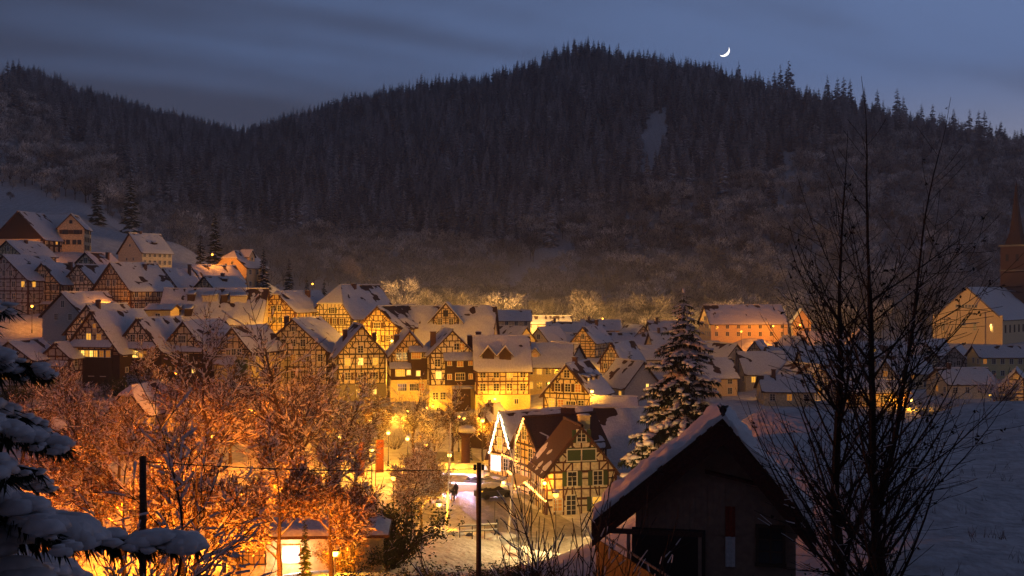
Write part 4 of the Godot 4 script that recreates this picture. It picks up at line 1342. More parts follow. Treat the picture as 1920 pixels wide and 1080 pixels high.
	for q in [[1262, 300, 622, 650, 684, 70, 8, "snow-roofed house behind the tall lit spruce, towards the hall with the hipped roof", 0.1], [1310, 270, 640, 668, 704, 74, -6, "long-roofed house between the tall lit spruce and the hall", 0.2], [1340, 225, 672, 706, 744, 84, 10, "dim eave house close behind the tall spruce's dark side", 0.2], [1255, 345, 602, 622, 650, 66, 4, "small snow roof beyond the long-roofed house", 0.0], [1060, 345, 604, 622, 648, 70, -4, "far snow roof below the wooded hill's foot, in line with the cross-gabled town hall", 0.0], [1130, 352, 600, 618, 644, 72, 6, "far snow roof before the pale clearing's foot", 0.1], [1490, 285, 650, 676, 708, 80, 6, "snow roof among the bare branches with a faintly lit eave", 0.3], [1545, 330, 622, 648, 676, 84, -8, "long dim roof behind the row house and the first bare trunk", 0.1], [1700, 262, 668, 698, 730, 90, -5, "dim house at the field's edge beneath the church's square", 0.25], [1600, 240, 684, 712, 742, 92, 6, "dim eave house near the field lamp between the trunks", 0.25], [1825, 232, 690, 718, 748, 84, 9, "low dim house by the brightest field lamp", 0.1], [1480, 205, 704, 732, 762, 92, -4, "dim snow-roofed house right at the field's far edge", 0.3], [905, 352, 584, 602, 628, 60, 5, "low far roof next to the grey-blue one", 0.0]]:
		H.append({"n": "house", "label": q[7], "cx": q[0], "d": q[1], "apex": q[2], "eave": q[3], "base": q[4], "w": q[5], "side": true, "deep": 9, "yaw": q[6], "style": "plain", "wall": ["plaster_grey", "plaster", "plaster_ochre"][int(q[0]) % 3], "slit": q[8], "lamp": "d", "chim": [[0.3, 2.5, 1.3]], "bare": 0.3})
	for q in [[1205, 330, 610, 634, 664, 40, 24, "little gable house with a dark attic window left of the tall spruce"], [1415, 290, 640, 672, 704, 50, -24, "gable house under the hall with the hipped roof"], [1580, 285, 645, 678, 712, 52, 22, "gable house glimpsed behind the thickest bare trunk"], [1735, 300, 644, 676, 708, 52, 26, "gable house in shadow before the church square"], [1660, 236, 676, 712, 746, 58, -20, "gable house with a dim front by the field lamp"], [1535, 226, 684, 720, 752, 60, 24, "gable house with a snow-heavy roof at the far field edge"]]:
		H.append({"n": "gable_house", "label": q[7], "cx": q[0], "d": q[1], "apex": q[2], "eave": q[3], "base": q[4], "w": q[5], "yaw": q[6], "L": 10, "wall": ["plaster_grey", "plaster"][int(q[0]) % 2], "style": ["timber", "plain"][int(q[1]) % 2], "lit": 0.15, "lamp": "d", "bare": 0.28})
	# the corner at the street
	H.append({"label": "half-timbered corner house with green shutters beneath a steep gable and stout chimney", "cx": 1090, "d": 115, "apex": 799, "eave": 884, "base": 985, "w": 134, "yaw": 12, "L": 7.0, "single": true, "step": 1.0, "bare": 0.74, "storey": 2.6, "over": 0.35, "eo": 0.45, "frame": "frame", "wins": [[0, 168, "mid", "", "shutter"], [-14, 132, "wide", "", ""], [14, 132, "wide", "", ""], [-18, 88, "tall", "", "shutter"], [32, 88, "tall", "", "shutter"], [30, 40, "tall", "l", "shutter"], [-46, 40, "mid", "d", ""], [-20, 34, "arch", "", ""]], "clad": [[-27, -2, 118, 146, 0.09, "shutter"], [2, 27, 118, 146, 0.09, "shutter"]], "chim": [[0.9, 2.2, 1.9, 1.1, "plaster_yellow"]]})
	H.append({"label": "street-front house with light-strung gable and a big bare brown roof", "cx": 984, "d": 126.5, "apex": 783, "eave": 833, "base": 950, "w": 46, "yaw": -62, "L": 9.5, "single": true, "step": 1.0, "bare": 0.72, "over": 0.3, "win": "tall", "shut": "", "lit": 0.05, "wall": "plaster_ochre"})
	H.append({"label": "farther street-front house whose narrow gable is outlined with bright light strings", "cx": 938, "d": 139, "apex": 775, "eave": 850, "base": 935, "w": 44, "yaw": -54, "L": 10, "single": true, "step": 1.0, "bare": 0.15, "over": 0.3, "win": "tall", "lit": 0.3, "wall": "plaster_ochre"})
	H.append({"n": "house", "label": "dark unlit gable with white verges behind the light-strung houses", "cx": 904, "d": 160, "apex": 769, "eave": 808, "base": 856, "w": 56, "yaw": -14, "L": 10, "style": "plain", "wall": "cladding", "wins": [], "chim": [[0.4, 3.0, 1.2, 0.9]]})
	H.append({"n": "house", "label": "long house with a wide smooth snow roof right behind the green-shuttered house", "cx": 1134, "d": 133, "apex": 764, "eave": 862, "base": 945, "w": 150, "side": true, "deep": 13, "yaw": -3, "bare": 0.05, "step": 1.1, "slit": 0.0})
	H.append({"n": "cottage", "label": "yellow cottage with clipped gable and two little windows amid the orange trees", "cx": 240, "d": 140, "apex": 726, "eave": 770, "base": 812, "w": 66, "yaw": -8, "L": 9, "hip": 0.3, "style": "plain", "wall": "plaster_yellow", "wins": [[0, 62, "small", ""], [0, 38, "mid", ""]]})
	H.append({"n": "cottage", "label": "cottage with a weathered streaky roof beside the yellow one", "cx": 338, "d": 143, "apex": 732, "eave": 790, "base": 830, "w": 66, "yaw": 26, "L": 10, "bare": 0.35, "style": "plain", "wall": "plaster_yellow", "wins": [[8, 50, "wide", ""]]})
	H.append({"n": "cottage", "label": "snowy cottage with a little timbered gable, half behind the dark conifer", "cx": 62, "d": 136, "apex": 768, "eave": 800, "base": 834, "w": 58, "yaw": -30, "L": 9, "wall": "plaster_ochre", "lit": 0.0})
	return H

func house_pads(H: Array) -> void:
	for o in H:
		var p := at(o.cx, o.base, o.d)
		if o.d < 172 and o.d > 100 and p.x > -45:
			continue
		pads.append(p)
		pads.append(Vector3(p.x * 1.03, p.y + 0.2, p.z - 8.0))

func land_points() -> void:
	for q in [[0, -1.9, 0], [0, -4.6, 7], [0, -9.6, 20], [0, -15.5, 38], [0, -20, 60], [0, -23.4, 84], [-8, -5.2, 8], [-8, -10, 20], [-16, -15.5, 36], [-20, -20.2, 58], [-30, -23, 80], [-50, -22.5, 100], [8, -4.6, 8],
			[10, -8.6, 22], [22, -8.6, 22], [5, -12.8, 43], [10, -12.6, 43], [8, -13.5, 50], [2, -16, 46], [17, -9.6, 40], [30, -9.4, 40], [50, -9.4, 40], [18, -9.6, 55], [34, -9.4, 55], [60, -9.2, 55], [20, -9.9, 72], [40, -9.7, 72], [70, -9.3, 72],
			[24, -10.1, 90], [44, -9.9, 92], [80, -9.4, 92], [30, -15, 108], [55, -15, 112], [95, -13, 112], [40, -21, 135], [70, -21, 140], [110, -19, 140], [9, -22, 100], [4, -24, 96], [-20, -24, 95], [18, -24, 120], [30, -24, 150], [60, -22, 190], [0, -21.5, 176], [-25, -21, 174], [-45, -20, 170],
			[-60, -20, 140], [-80, -19, 150], [10, -22, 220], [40, -22, 260], [80, -22, 230], [120, -21, 300], [60, -22, 330], [20, -20, 360], [0, -16, 400], [80, -22, 400], [160, -21, 420], [-20, -14, 330], [-60, -6, 330], [-90, 2, 300], [-50, -8, 380], [-100, 6, 370],
			[-150, 18, 370], [-190, 20, 360], [-130, 22, 400], [-170, 28, 410], [-60, -2, 420], [-190, 26, 330], [-160, 12, 300], [-140, 2, 260], [-130, -6, 230], [-120, -14, 190], [200, -20, 300], [150, -20, 220]]:
		pads.append(Vector3(q[0], q[1], -q[2]))

# ---------------------------------------------------------------- wood and forest
func forests() -> void:
	var sm: Array = []
	for i in 5:
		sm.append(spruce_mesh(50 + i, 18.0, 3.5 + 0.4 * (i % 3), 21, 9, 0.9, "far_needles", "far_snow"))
	var fm: Array = []
	for i in 4:
		fm.append(frost_tree_mesh(80 + i, 13.0, 5.4, 1500, 1.0))
	var lists: Array = []
	for i in 9:
		lists.append([])
	rng.seed = 4242
	var big: Array = []
	var d := 398.0
	while d < 1300.0:
		var step := 5.7 + (d - 430.0) * 0.0016
		var x := -0.60 * d
		while x < 0.60 * d:
			var jx := x + rr(-0.45, 0.45) * step
			var jd := d + rr(-0.45, 0.45) * step
			x += step
			var px := 960.0 + FP * jx / jd
			var k := knots(px)
			if jd < (k[0] + 4.0 if px < 600.0 else k[0] - 34.0) or jd > k[6] + 24.0:
				continue
			var y := land(jx, jd)
			var py := 540.0 - y * FP / jd
			# clearings on the slope
			var c1v := (py - 500.0) + (px - 1010.0) * 0.66 + nf.get_noise_2d(jx * 4.0, jd * 4.0) * 14.0
			var c1 := c1v > -17.0 and c1v < 44.0 and px > 935.0 and px < 1072.0
			var c2 := absf(px - 1228.0 + (py - 260.0) * 0.18) < (26.0 + nf.get_noise_2d(jx * 5.0, jd * 5.0) * 26.0) * (1.0 - absf(py - 270.0) / 90.0) + 6.0 and py > 214.0 and py < 335.0 and rng.randf() < 0.93
			var c3 := absf(px - 1480.0) < 15.0 and py > 285.0 and py < 365.0
			if px > 440.0 and px < 700.0 and jd < 505.0 + nf.get_noise_2d(jx * 2.0, jd) * 30.0 and rng.randf() < 0.95:
				continue
			if c1 or c2 or c3:
				continue
			var m := nf.get_noise_2d(jx * 0.9, jd * 0.9)
			# the broad-leaved zone at the foot of the hill and on the near slope
			var foot := 470.0
			if px > 960.0:
				foot = lerpf(470.0, 365.0, clampf((px - 960.0) / 250.0, 0, 1))
			if px > 1300.0:
				foot = lerpf(365.0, 290.0, clampf((px - 1300.0) / 300.0, 0, 1))
			if px < 420.0:
				foot = lerpf(190.0, 470.0, clampf(px / 420.0, 0, 1)) if jd < 720.0 else 900.0
			var leafy := py + m * 55.0 > foot
			if px > 1500.0 and jd < 470.0 and rng.randf() < 0.5:
				continue
			if px < 330.0 and jd < 462.0:   # the meadow: a few bushes only
				if rng.randf() > 0.10:
					continue
				leafy = true
			if px > 1000.0 and leafy and rng.randf() < 0.06 and py < 560.0:
				leafy = false
			var b := Basis(Vector3.UP, rr(0, TAU))
			if leafy:
				if rng.randf() < 0.42:
					continue
				var sc := rr(0.5, 1.3) * (0.8 if px < 330.0 else 1.0)
				if px < 330.0 and jd < 470.0:
					sc = rr(0.25, 0.5)
				lists[5 + rng.randi() % 4].append([Transform3D(b.scaled(Vector3(sc * rr(0.9, 1.3), sc, sc * rr(0.9, 1.3))), Vector3(jx, y - 0.3, -jd)), rr(0.35, 1.2)])
			else:
				var sc := rr(0.55, 1.4) * (0.94 + 0.2 * m)
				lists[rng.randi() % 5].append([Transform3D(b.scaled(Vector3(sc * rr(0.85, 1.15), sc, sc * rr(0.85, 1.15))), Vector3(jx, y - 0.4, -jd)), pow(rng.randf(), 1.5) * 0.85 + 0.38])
		d += step
	for i in 9:
		var mm := MultiMesh.new()
		mm.transform_format = MultiMesh.TRANSFORM_3D
		mm.use_colors = true
		mm.mesh = sm[i] if i < 5 else fm[i - 5]
		mm.instance_count = lists[i].size()
		for j in lists[i].size():
			mm.set_instance_transform(j, lists[i][j][0])
			var v: float = lists[i][j][1]
			mm.set_instance_color(j, Color(v, v * 0.98, v * 0.97))
		var o := MultiMeshInstance3D.new()
		o.name = numbered("spruce_forest" if i < 5 else "frosted_woodland")
		o.multimesh = mm
		o.set_meta("kind", "stuff")
		o.set_meta("label", "dense snow-dusted spruce forest covering the hill" if i < 5 else "frost-covered leafless woodland at the foot of the hill")
		add_child(o)
	# added spruces behind and beside the eye, out of view, to shade the field
	rng.seed = 640
	var mb := MultiMesh.new()
	mb.transform_format = MultiMesh.TRANSFORM_3D
	mb.use_colors = true
	mb.mesh = sm[2]
	mb.instance_count = 150
	for j in 150:
		var x := rr(-75, 85)
		var dd := -7.0 - rr(0, 1) * 60.0
		if j % 3 == 0:
			x = rr(46, 95)
			dd = rr(-20, 62)
		var sc := rr(0.8, 1.25)
		mb.set_instance_color(j, Color(0.7, 0.7, 0.7))
		mb.set_instance_transform(j, Transform3D(Basis(Vector3.UP, rr(0, TAU)).scaled(Vector3.ONE * sc), Vector3(x, land(x, dd) - 0.4, -dd)))
	var wb := MultiMeshInstance3D.new()
	wb.name = numbered("spruce_forest")
	wb.multimesh = mb
	wb.set_meta("kind", "stuff")
	wb.set_meta("label", "added spruces out of view, placed to shade the field")
	add_child(wb)
	# the trees that stand out on the skyline and on the slope
	rng.seed = 99
	var sky_labels := ["spruce on the ridge right below the moon, tip to its lower edge", "first of two medium ridge spruces next below the moon", "second of two medium ridge spruces next below the moon", "broad ridge spruce, lowest of the great trio near the moon", "ridge spruce in the middle of the great trio near the moon", "highest of the great trio of ridge spruces near the moon", "first of four club-topped ridge spruces beyond the great trio", "second of four club-topped ridge spruces beyond the great trio", "third of four club-topped ridge spruces beyond the great trio", "last of four club-topped ridge spruces beyond the great trio", "low ridge spruce after the club-topped four", "low ridge spruce just before the bare tree's tip", "dark ridge spruce that the bare tree's tip crosses", "ragged ridge spruce close after the bare tree's tip", "stout ridge spruce at the near rim of the ridge gap", "stout ridge spruce at the far rim of the ridge gap", "lone pointed ridge spruce in the gap of open sky", "pointed ridge spruce, first of a trio over the church", "pointed ridge spruce, middle of a trio over the church", "pointed ridge spruce, last of a trio over the church", "lower ridge spruce above the church tower", "lowest ridge spruce above the church tower", "spruce on the very summit, just before the highest one", "highest spruce on the very summit", "spruce on the summit's shoulder towards the saddle", "tall spruce standing alone halfway down the ridge to the saddle", "ridge spruce between the lone tall one and the saddle", "lowest of three ridge spruces near the saddle", "middle of three ridge spruces near the saddle", "spruce on the ridge past the summit, towards the moon", "spruce on the ridge halfway between summit and moon", "spruce on the ridge just short of the moon", "spruce at the start of the far dark ridge", "taller spruce early on the far dark ridge", "spruce in the middle of the far dark ridge", "last tall spruce on the far dark ridge before it sinks to the saddle"]
	var ki := -1
	for q in [[1385, 112, 62], [1416, 128, 48], [1424, 132, 44], [1452, 130, 62], [1463, 118, 66], [1479, 111, 74], [1551, 138, 46], [1570, 141, 52], [1582, 141, 52], [1594, 146, 46], [1620, 160, 34], [1645, 166, 38], [1682, 162, 56], [1694, 176, 50], [1728, 192, 56], [1749, 192, 60], [1788, 202, 64], [1818, 202, 62], [1835, 204, 58], [1846, 204, 56], [1877, 224, 42], [1868, 232, 34],
			[1065, 73, 28], [1098, 72, 26], [1040, 84, 26], [826, 150, 30], [686, 172, 28], [612, 190, 26], [640, 184, 22], [1228, 92, 26], [1262, 96, 26], [1330, 112, 30], [60, 158, 26], [130, 160, 26], [165, 164, 24], [236, 174, 24]]:
		ki += 1
		var k := knots(q[0])
		var dd: float = k[6] - rr(2, 14)
		var p := on_land(q[0], dd)
		var top: float = (540.0 - q[1]) * dd / FP
		var hh := clampf(top - p.y, q[2] * dd / FP * 0.8, q[2] * dd / FP * 1.6)
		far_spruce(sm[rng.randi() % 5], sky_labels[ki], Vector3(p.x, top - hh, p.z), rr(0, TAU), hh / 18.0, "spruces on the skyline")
	var slope_labels := ["widest pale spruce in the slope group under the moon", "pale spruce beside the widest one under the moon", "short pale spruce between two tall ones on the lower slope", "tall slim pale spruce standing clear on the lower slope", "snow-topped spruce with a white hooded crown beneath the great ridge trio", "small pale spruce high above the widest one", "dark-footed pale spruce, nearer of a pair high on the slope", "dark-footed pale spruce, farther of a pair high on the slope", "pale spruce at the rim of the small upper clearing", "pale spruce over the tall slim one", "topmost pale spruce behind the bare tree's stems", "pale spruce straight above the town hall's ridge", "pale spruce next to the one above the town hall", "low pale spruce over the cross gable", "pale spruce at the upper end of the slanting clearing", "pale spruce above the chimney smoke, higher up the slope", "pale spruce nearest above the chimney smoke", "pale spruce between the small clearing and the slanting one", "low pale spruce above the inn's roof", "pale spruce at the slanting clearing's brim"]
	ki = -1
	for q in [[1262, 372, 92], [1292, 380, 84], [1315, 375, 60], [1358, 376, 92], [1398, 352, 84], [1287, 330, 56], [1405, 308, 66], [1432, 306, 72], [1240, 352, 60], [1345, 330, 60], [1500, 270, 50], [930, 430, 62], [955, 448, 56], [890, 470, 60], [1000, 430, 50], [795, 440, 60], [740, 450, 60], [1190, 350, 58], [700, 470, 54], [1060, 420, 55]]:
		ki += 1
		var dd := 640.0
		for it in 60:   # walk along the line until the ground is met
			if 540.0 - on_land(q[0], dd).y * FP / dd < float(q[1]):
				break
			dd += 4.0
		var p := on_land(q[0], dd)
		far_spruce(sm[rng.randi() % 5], slope_labels[ki], p - Vector3(0, 0.4, 0), rr(0, TAU), q[2] * dd / FP / 18.0, "pale spruces on the slope")
	var mid: Array = []
	for i in 3:
		mid.append(spruce_mesh(130 + i, 14.0, 2.6, 22, 11, 0.9, "needles", "tree_snow"))
	for q in [[182, 376, 400, 56, "slim snow-covered spruce alone on the meadow, above the cream villa"], [245, 392, 410, 76, "taller snow-covered spruce on the meadow above the cottage"], [376, 492, 300, 66, "snow-plastered spruce behind the amber villa, shorter of a pair"], [403, 480, 306, 88, "snow-plastered spruce behind the amber villa, tallest of a pair"], [452, 476, 330, 36, "small round-topped snowy spruce past the amber villa"], [494, 520, 290, 62, "slender dark spruce beside the amber villa's balcony"], [542, 535, 300, 56, "snowy spruce by the first market roof"], [575, 545, 300, 36, "frosted young spruce between the market roofs"], [608, 548, 310, 40, "frosted spruce left of the chimney smoke"], [880, 810, 150, 30, "small snow-tipped fir near the brown column"]]:
		var p := on_land(q[0], q[2])
		var want: float = q[3] * q[2] / FP
		var hh := clampf((540.0 - q[1] + q[3]) * q[2] / FP - p.y, want * 0.7, want * 1.7)
		far_spruce(mid[rng.randi() % 3], q[4], p - Vector3(0, 0.3, 0), rr(0, TAU), hh / 14.0)
# ---------------------------------------------------------------- church, chalet, single things
func church() -> void:
	var c := house({"n": "church", "cat": "church", "label": "large floodlit church with a broad gable front and a stone bell tower", "cx": 1814, "d": 400, "apex": 539, "eave": 597, "base": 656, "w": 118, "yaw": -44, "L": 38, "style": "plain", "wall": "plaster_ochre", "sidewin": false, "over": 0.5, "bare": 0.06,
		"wins": [[-6, 52, "arch", ""], [44, 42, "arch", ""], [-44, 42, "arch", ""], [14, 44, "arch", ""], [-20, 82, "band", ""], [-14, 82, "band", ""], [-8, 82, "band", ""], [-2, 82, "band", ""], [4, 82, "band", ""], [10, 82, "band", ""], [16, 82, "band", ""]]})
	var s := 400.0 / FP
	var W: float = 118 * s / cos(deg_to_rad(-44) + atan2(854.0, FP))
	for x in [-0.32, 0.24, -0.49, 0.49]:
		var b := MB.new()
		b.box(Vector3(x * W, 5.0, 0.25), Vector3(1.0, 16.0 + 9.0 * (0.5 - absf(x)), 0.6))
		part1("pilaster", b, M["plaster_ochre"], c)
	var cb := MB.new()
	for e in [-1.0, 1.0]:
		cb.tube(Vector3(e * W / 2, 11.5, 0.15), Vector3(0, 23.0, 0.15), 0.35, 0.35, 4)
	part1("cornice", cb, M["plaster_ochre"], c)
	for k in 6:
		add_window(c, "arch", Vector3(W / 2 + 0.02, 8.0, -3.0 - k * 4.6), Basis(Vector3.UP, PI / 2), "", "frame_dark")
	var tp := Vector3(3, 0, -42)
	var tb := MB.new()
	tb.box(tp + Vector3(0, 18, 0), Vector3(9, 43, 9))
	var tw := part1("tower", tb, M["brick"], c)
	var tc := MB.new()
	tc.box(tp + Vector3(0, 39.8, 0), Vector3(10.2, 0.7, 10.2))
	tc.box(tp + Vector3(0, 30.0, 0), Vector3(9.6, 0.5, 9.6))
	part1("tower_cornice", tc, M["stone"], tw)
	for f in 4:
		for e in [-1.0, 1.0]:
			add_window(tw, "arch", tp + Basis(Vector3.UP, f * PI / 2) * Vector3(e * 1.9, 35.0, 4.52), Basis(Vector3.UP, f * PI / 2), "", "frame_dark")
	var sp := MB.new()
	sp.lathe(tp + Vector3(0, 40.1, 0), [Vector2(4.6, 0), Vector2(2.6, 5.0), Vector2(1.4, 14.0), Vector2(0.02, 26.0)], 8)
	part1("spire", sp, M["roof"], tw)
	var R := c.transform
	for q in [[-W * 0.45, 3.0], [0.1 * W, 3.0], [W * 0.4, 3.0]]:
		flood(R * Vector3(q[0], 1.4, q[1]), 65.0, ["unseen ground lamp at the dim end of the church's gable front", "unseen ground lamp shining up the middle of the church's gable", "unseen ground lamp at the church's corner, beside the pilaster"][[-W * 0.45, 0.1 * W, W * 0.4].find(q[0])], WARM)
	for z in [-5.0, -14.0, -23.0]:
		flood(R * Vector3(W / 2 + 3.0, 1.4, z), 52.0, ["ground lamp at the church's long wall, unseen, nearest the gable", "unseen ground lamp at the middle of the church's long wall", "ground lamp at the church's long wall, unseen, nearest the tower"][[-5.0, -14.0, -23.0].find(z)], WARM)

func flood(p: Vector3, e: float, label: String, c: Color) -> void:
	var o := thing("ground_lamp", label, "ground lamp", p, 0.0, "unseen lamps round the church")
	var b := MB.new()
	b.lathe(Vector3(0, -1.6, 0), [Vector2(0.16, 0), Vector2(0.16, 1.35), Vector2(0.24, 1.4), Vector2(0.0, 1.42)], 8)
	part1("post", b, M["metal"], o)
	var q := MB.new()
	q.blob(Vector3.ZERO, Vector3(0.16, 0.16, 0.16), nf, 0.0, 5, 8)
	part1("lamp_globe", q, M["bulb_orange"], o, true)
	omni(Vector3.ZERO, e, c, o)  # unseen lamp, set low to light the church walls

func chalet() -> void:
	# the dark wooden house below the eye: wide verges, a pale gable set back, a veranda with a railing
	var g := at(1355, 775, 44)
	var o := thing("wooden_house", "dark wooden house with wide snowy verges, a veranda and a hanging cloth", "house", Vector3(g.x, -14.0, g.z), -11)
	var Y := g.y + 14.0
	var lx := -5.25
	var rx := 3.6
	var ey := Y - 4.35
	var L := 2.4
	var w := MB.new()
	var pts := [Vector2(-3.55, -1.5), Vector2(2.9, -1.5), Vector2(2.9, Y - 3.55), Vector2(0, Y - 0.35), Vector2(-3.55, Y - 2.95)]
	for i in range(1, 4):
		w.tri(Vector3(pts[0].x, pts[0].y, 0), Vector3(pts[i].x, pts[i].y, 0), Vector3(pts[i + 1].x, pts[i + 1].y, 0))
		w.tri(Vector3(pts[0].x, pts[0].y, -L), Vector3(pts[i].x, pts[i].y, -L), Vector3(pts[i + 1].x, pts[i + 1].y, -L))
	w.quad(Vector3(-3.55, -1.5, 0), Vector3(-3.55, Y - 2.95, 0), Vector3(-3.55, Y - 2.95, -L), Vector3(-3.55, -1.5, -L))
	w.quad(Vector3(2.9, -1.5, 0), Vector3(2.9, Y - 3.55, 0), Vector3(2.9, Y - 3.55, -L), Vector3(2.9, -1.5, -L))
	part1("wall", w, M["weatherboard"], o)
	# boards of the gable
	var x := -3.5
	var i := 0
	while x < 2.85:
		var t: float = Y - 0.45 - (absf(x) * (2.6 / 3.55) if x < 0 else x * (3.2 / 2.9)) - 0.1
		var b := MB.new()
		b.box(Vector3(x + 0.12, (t + 3.9) / 2, 0.02 + 0.012 * (i % 3)), Vector3(0.225, t - 3.9, 0.05))
		part1("board", b, M["weatherboard"], o)
		x += 0.24
		i += 1
	# roof slabs, purlins and the broad verge boards
	for e in [[lx, -1.0], [rx, 1.0]]:
		var b := MB.new()
		var s := MB.new()
		var v := MB.new()
		var ex: float = e[0]
		var P0 := Vector3(0, Y, 1.25)
		var P1 := Vector3(ex, ey, 1.25)
		var bk := Vector3(0, 0, -L - 1.8)
		var n := (P1 - P0).cross(Vector3(0, 0, 1)).normalized() * -float(e[1])
		if n.y < 0:
			n = -n
		b.hexa([P0, P1, P1 + bk, P0 + bk, P0 - n * 0.16, P1 - n * 0.16, P1 + bk - n * 0.16, P0 + bk - n * 0.16])
		var ro := part1("roof", b, M["roof"], o)
		var rows: Array = []
		for q in 25:
			var row: Array = []
			for k in 13:
				var p := P0.lerp(P1, q / 24.0) + bk * (k / 12.0)
				var h := 0.22 + 0.3 * nf.get_noise_2d(p.x * 22.0, p.z * 22.0 + ex) + 0.2 * nf.get_noise_2d(p.x * 75.0, p.z * 75.0)
				if q == 24 or k == 12:
					h = 0.0
				if k == 0:
					h *= 0.55
					p.z += 0.04 * sin(q * 2.7) + 0.03
				row.append(p + n * h)
			rows.append(row)
		for q in 24:
			for k in 12:
				s.quad(rows[q][k], rows[q][k + 1], rows[q + 1][k + 1], rows[q + 1][k])
			s.quad(rows[q][0], rows[q + 1][0], P0.lerp(P1, (q + 1) / 24.0) - n * 0.04, P0.lerp(P1, q / 24.0) - n * 0.04)
		part1("snow", s, M["snow"], ro, true)
		for k in 3:   # three boards make each verge
			var vb := MB.new()
			var dn := Vector3(0, -0.34, 0)
			var off := dn * k + Vector3(0, -0.10, -0.05 * k)
			vb.hexa([P0 + off, P1 + off, P1 + off + dn * 0.96, P0 + off + dn * 0.96, P0 + off + Vector3(0, 0, -0.06), P1 + off + Vector3(0, 0, -0.06), P1 + off + dn * 0.96 + Vector3(0, 0, -0.06), P0 + off + dn * 0.96 + Vector3(0, 0, -0.06)])
			part1("verge_board", vb, M["verge"], o)
		for t in [0.05, 0.5, 0.92]:
			var pb := MB.new()
			var c := P0.lerp(P1, t) - n * 0.32
			pb.box(c + Vector3(0, 0, -L / 2 - 0.5), Vector3(0.2, 0.22, L + 1.7))
			part1("purlin", pb, M["verge"], o)
	# a narrow ledge across the gable
	var lb := MB.new()
	lb.hexa([Vector3(-0.7, Y - 2.3, 0.0), Vector3(2.6, Y - 3.0, 0.0), Vector3(2.6, Y - 3.12, 0.0), Vector3(-0.7, Y - 2.42, 0.0), Vector3(-0.7, Y - 2.3, 0.4), Vector3(2.6, Y - 3.0, 0.4), Vector3(2.6, Y - 3.12, 0.4), Vector3(-0.7, Y - 2.42, 0.4)])
	part1("ledge", lb, M["verge"], o)
	# veranda: beam, posts, rail
	var vb := MB.new()
	vb.box(Vector3(-2.9, Y - 4.75, 1.1), Vector3(4.2, 0.18, 0.2))
	part1("veranda_beam", vb, M["rail"], o)
	for px in [-3.75, -0.9]:
		var pb := MB.new()
		pb.box(Vector3(px, Y - 6.6, 1.1), Vector3(0.14, 3.6, 0.14))
		part1("veranda_post", pb, M["weatherboard"], o)
	var db := MB.new()
	db.box(Vector3(-2.2, Y - 6.3, 0.05), Vector3(3.0, 3.0, 0.12))
	part1("veranda_dark_panel", db, M["tyre"], o)  # black panel painted for the shade in the veranda openings
	for q in [[0.3, 0.62, "red_cloth"], [0.3, -0.62, "white_cloth"]]:
		var cb := MB.new()
		for k in 6:
			var t := k / 6.0
			cb.quad(Vector3(q[0] - 0.19 + 0.065 * k, Y - 5.0 + q[1] - 0.62, 0.12 + 0.04 * sin(k * 1.9)), Vector3(q[0] - 0.125 + 0.065 * k, Y - 5.0 + q[1] - 0.62, 0.12 + 0.04 * sin((k + 1) * 1.9)), Vector3(q[0] - 0.125 + 0.065 * k, Y - 5.0 + q[1] + 0.6, 0.12 + 0.04 * sin((k + 1) * 1.9)), Vector3(q[0] - 0.19 + 0.065 * k, Y - 5.0 + q[1] + 0.6, 0.12 + 0.04 * sin(k * 1.9)))
		part1("hanging_cloth", cb, M[q[2]], o)
	add_window(o, "tall", Vector3(1.9, Y - 5.3, 0.12), Basis(), "", "frame_dark")
	# railing that runs from the house towards the eye
	var A := at(1118, 996, 46.5)
	var B := Vector3(at(1330, 1130, 36).x, A.y, -36.0)
	var rl := thing("terrace_railing", "terrace railing with a slanting handrail and boarded side below the wooden house", "railing", Vector3(A.x, A.y - 2.6, A.z))
	var h := MB.new()
	var dl := B - A
	h.tube(Vector3(0, 2.6, 0), dl + Vector3(0, 2.6, 0), 0.05, 0.05, 6)
	part1("handrail", h, M["metal"], rl)
	var n := 34
	for k in n:
		var c := dl * (k + 0.5) / n
		var b := MB.new()
		b.box(c + Vector3(0, 1.2, 0), Vector3(0.03, 2.2, dl.length() / n * 0.94), Basis(Vector3.UP, atan2(dl.x, dl.z)))
		part1("board", b, M["rail"], rl)
	for k in 7:
		var b := MB.new()
		b.tube(dl * (k / 6.0) + Vector3(0.06, -0.6, 0), dl * (k / 6.0) + Vector3(0.06, 2.6, 0), 0.035, 0.035, 6)
		part1("post", b, M["metal"], rl)

func moon() -> void:
	var d := 1480.0
	var c := at(1357, 95, d)
	var R := 11.0 * d / FP
	var v := -c.normalized()
	var l := Vector3(0.62, -0.78, 0.0)
	l = (l - v * l.dot(v)).normalized()
	var p := v.cross(l)
	var b := MB.new()
	var n := 24
	var m := 8
	var f := func(i: int, j: int) -> Vector3:
		var la := PI * (float(i) / n - 0.5)
		var be := deg_to_rad(lerpf(-20.0, 52.0, float(j) / m))
		return R * (cos(la) * (cos(be) * l + sin(be) * v) + sin(la) * p)
	for i in n:
		for j in m:
			b.quad(f.call(i, j), f.call(i + 1, j), f.call(i + 1, j + 1), f.call(i, j + 1))
		b.tri(f.call(i, 0), f.call(i, m), f.call(i + 1, m))
		b.tri(f.call(i, 0), f.call(i + 1, m), f.call(i + 1, 0))
	var o := MeshInstance3D.new()
	o.name = "moon"
	o.mesh = mesh_of([[b, M["moon_light"]]])
	o.position = c
	tag(o, "thin bright crescent moon above the wooded hill", "moon")
	add_child(o)

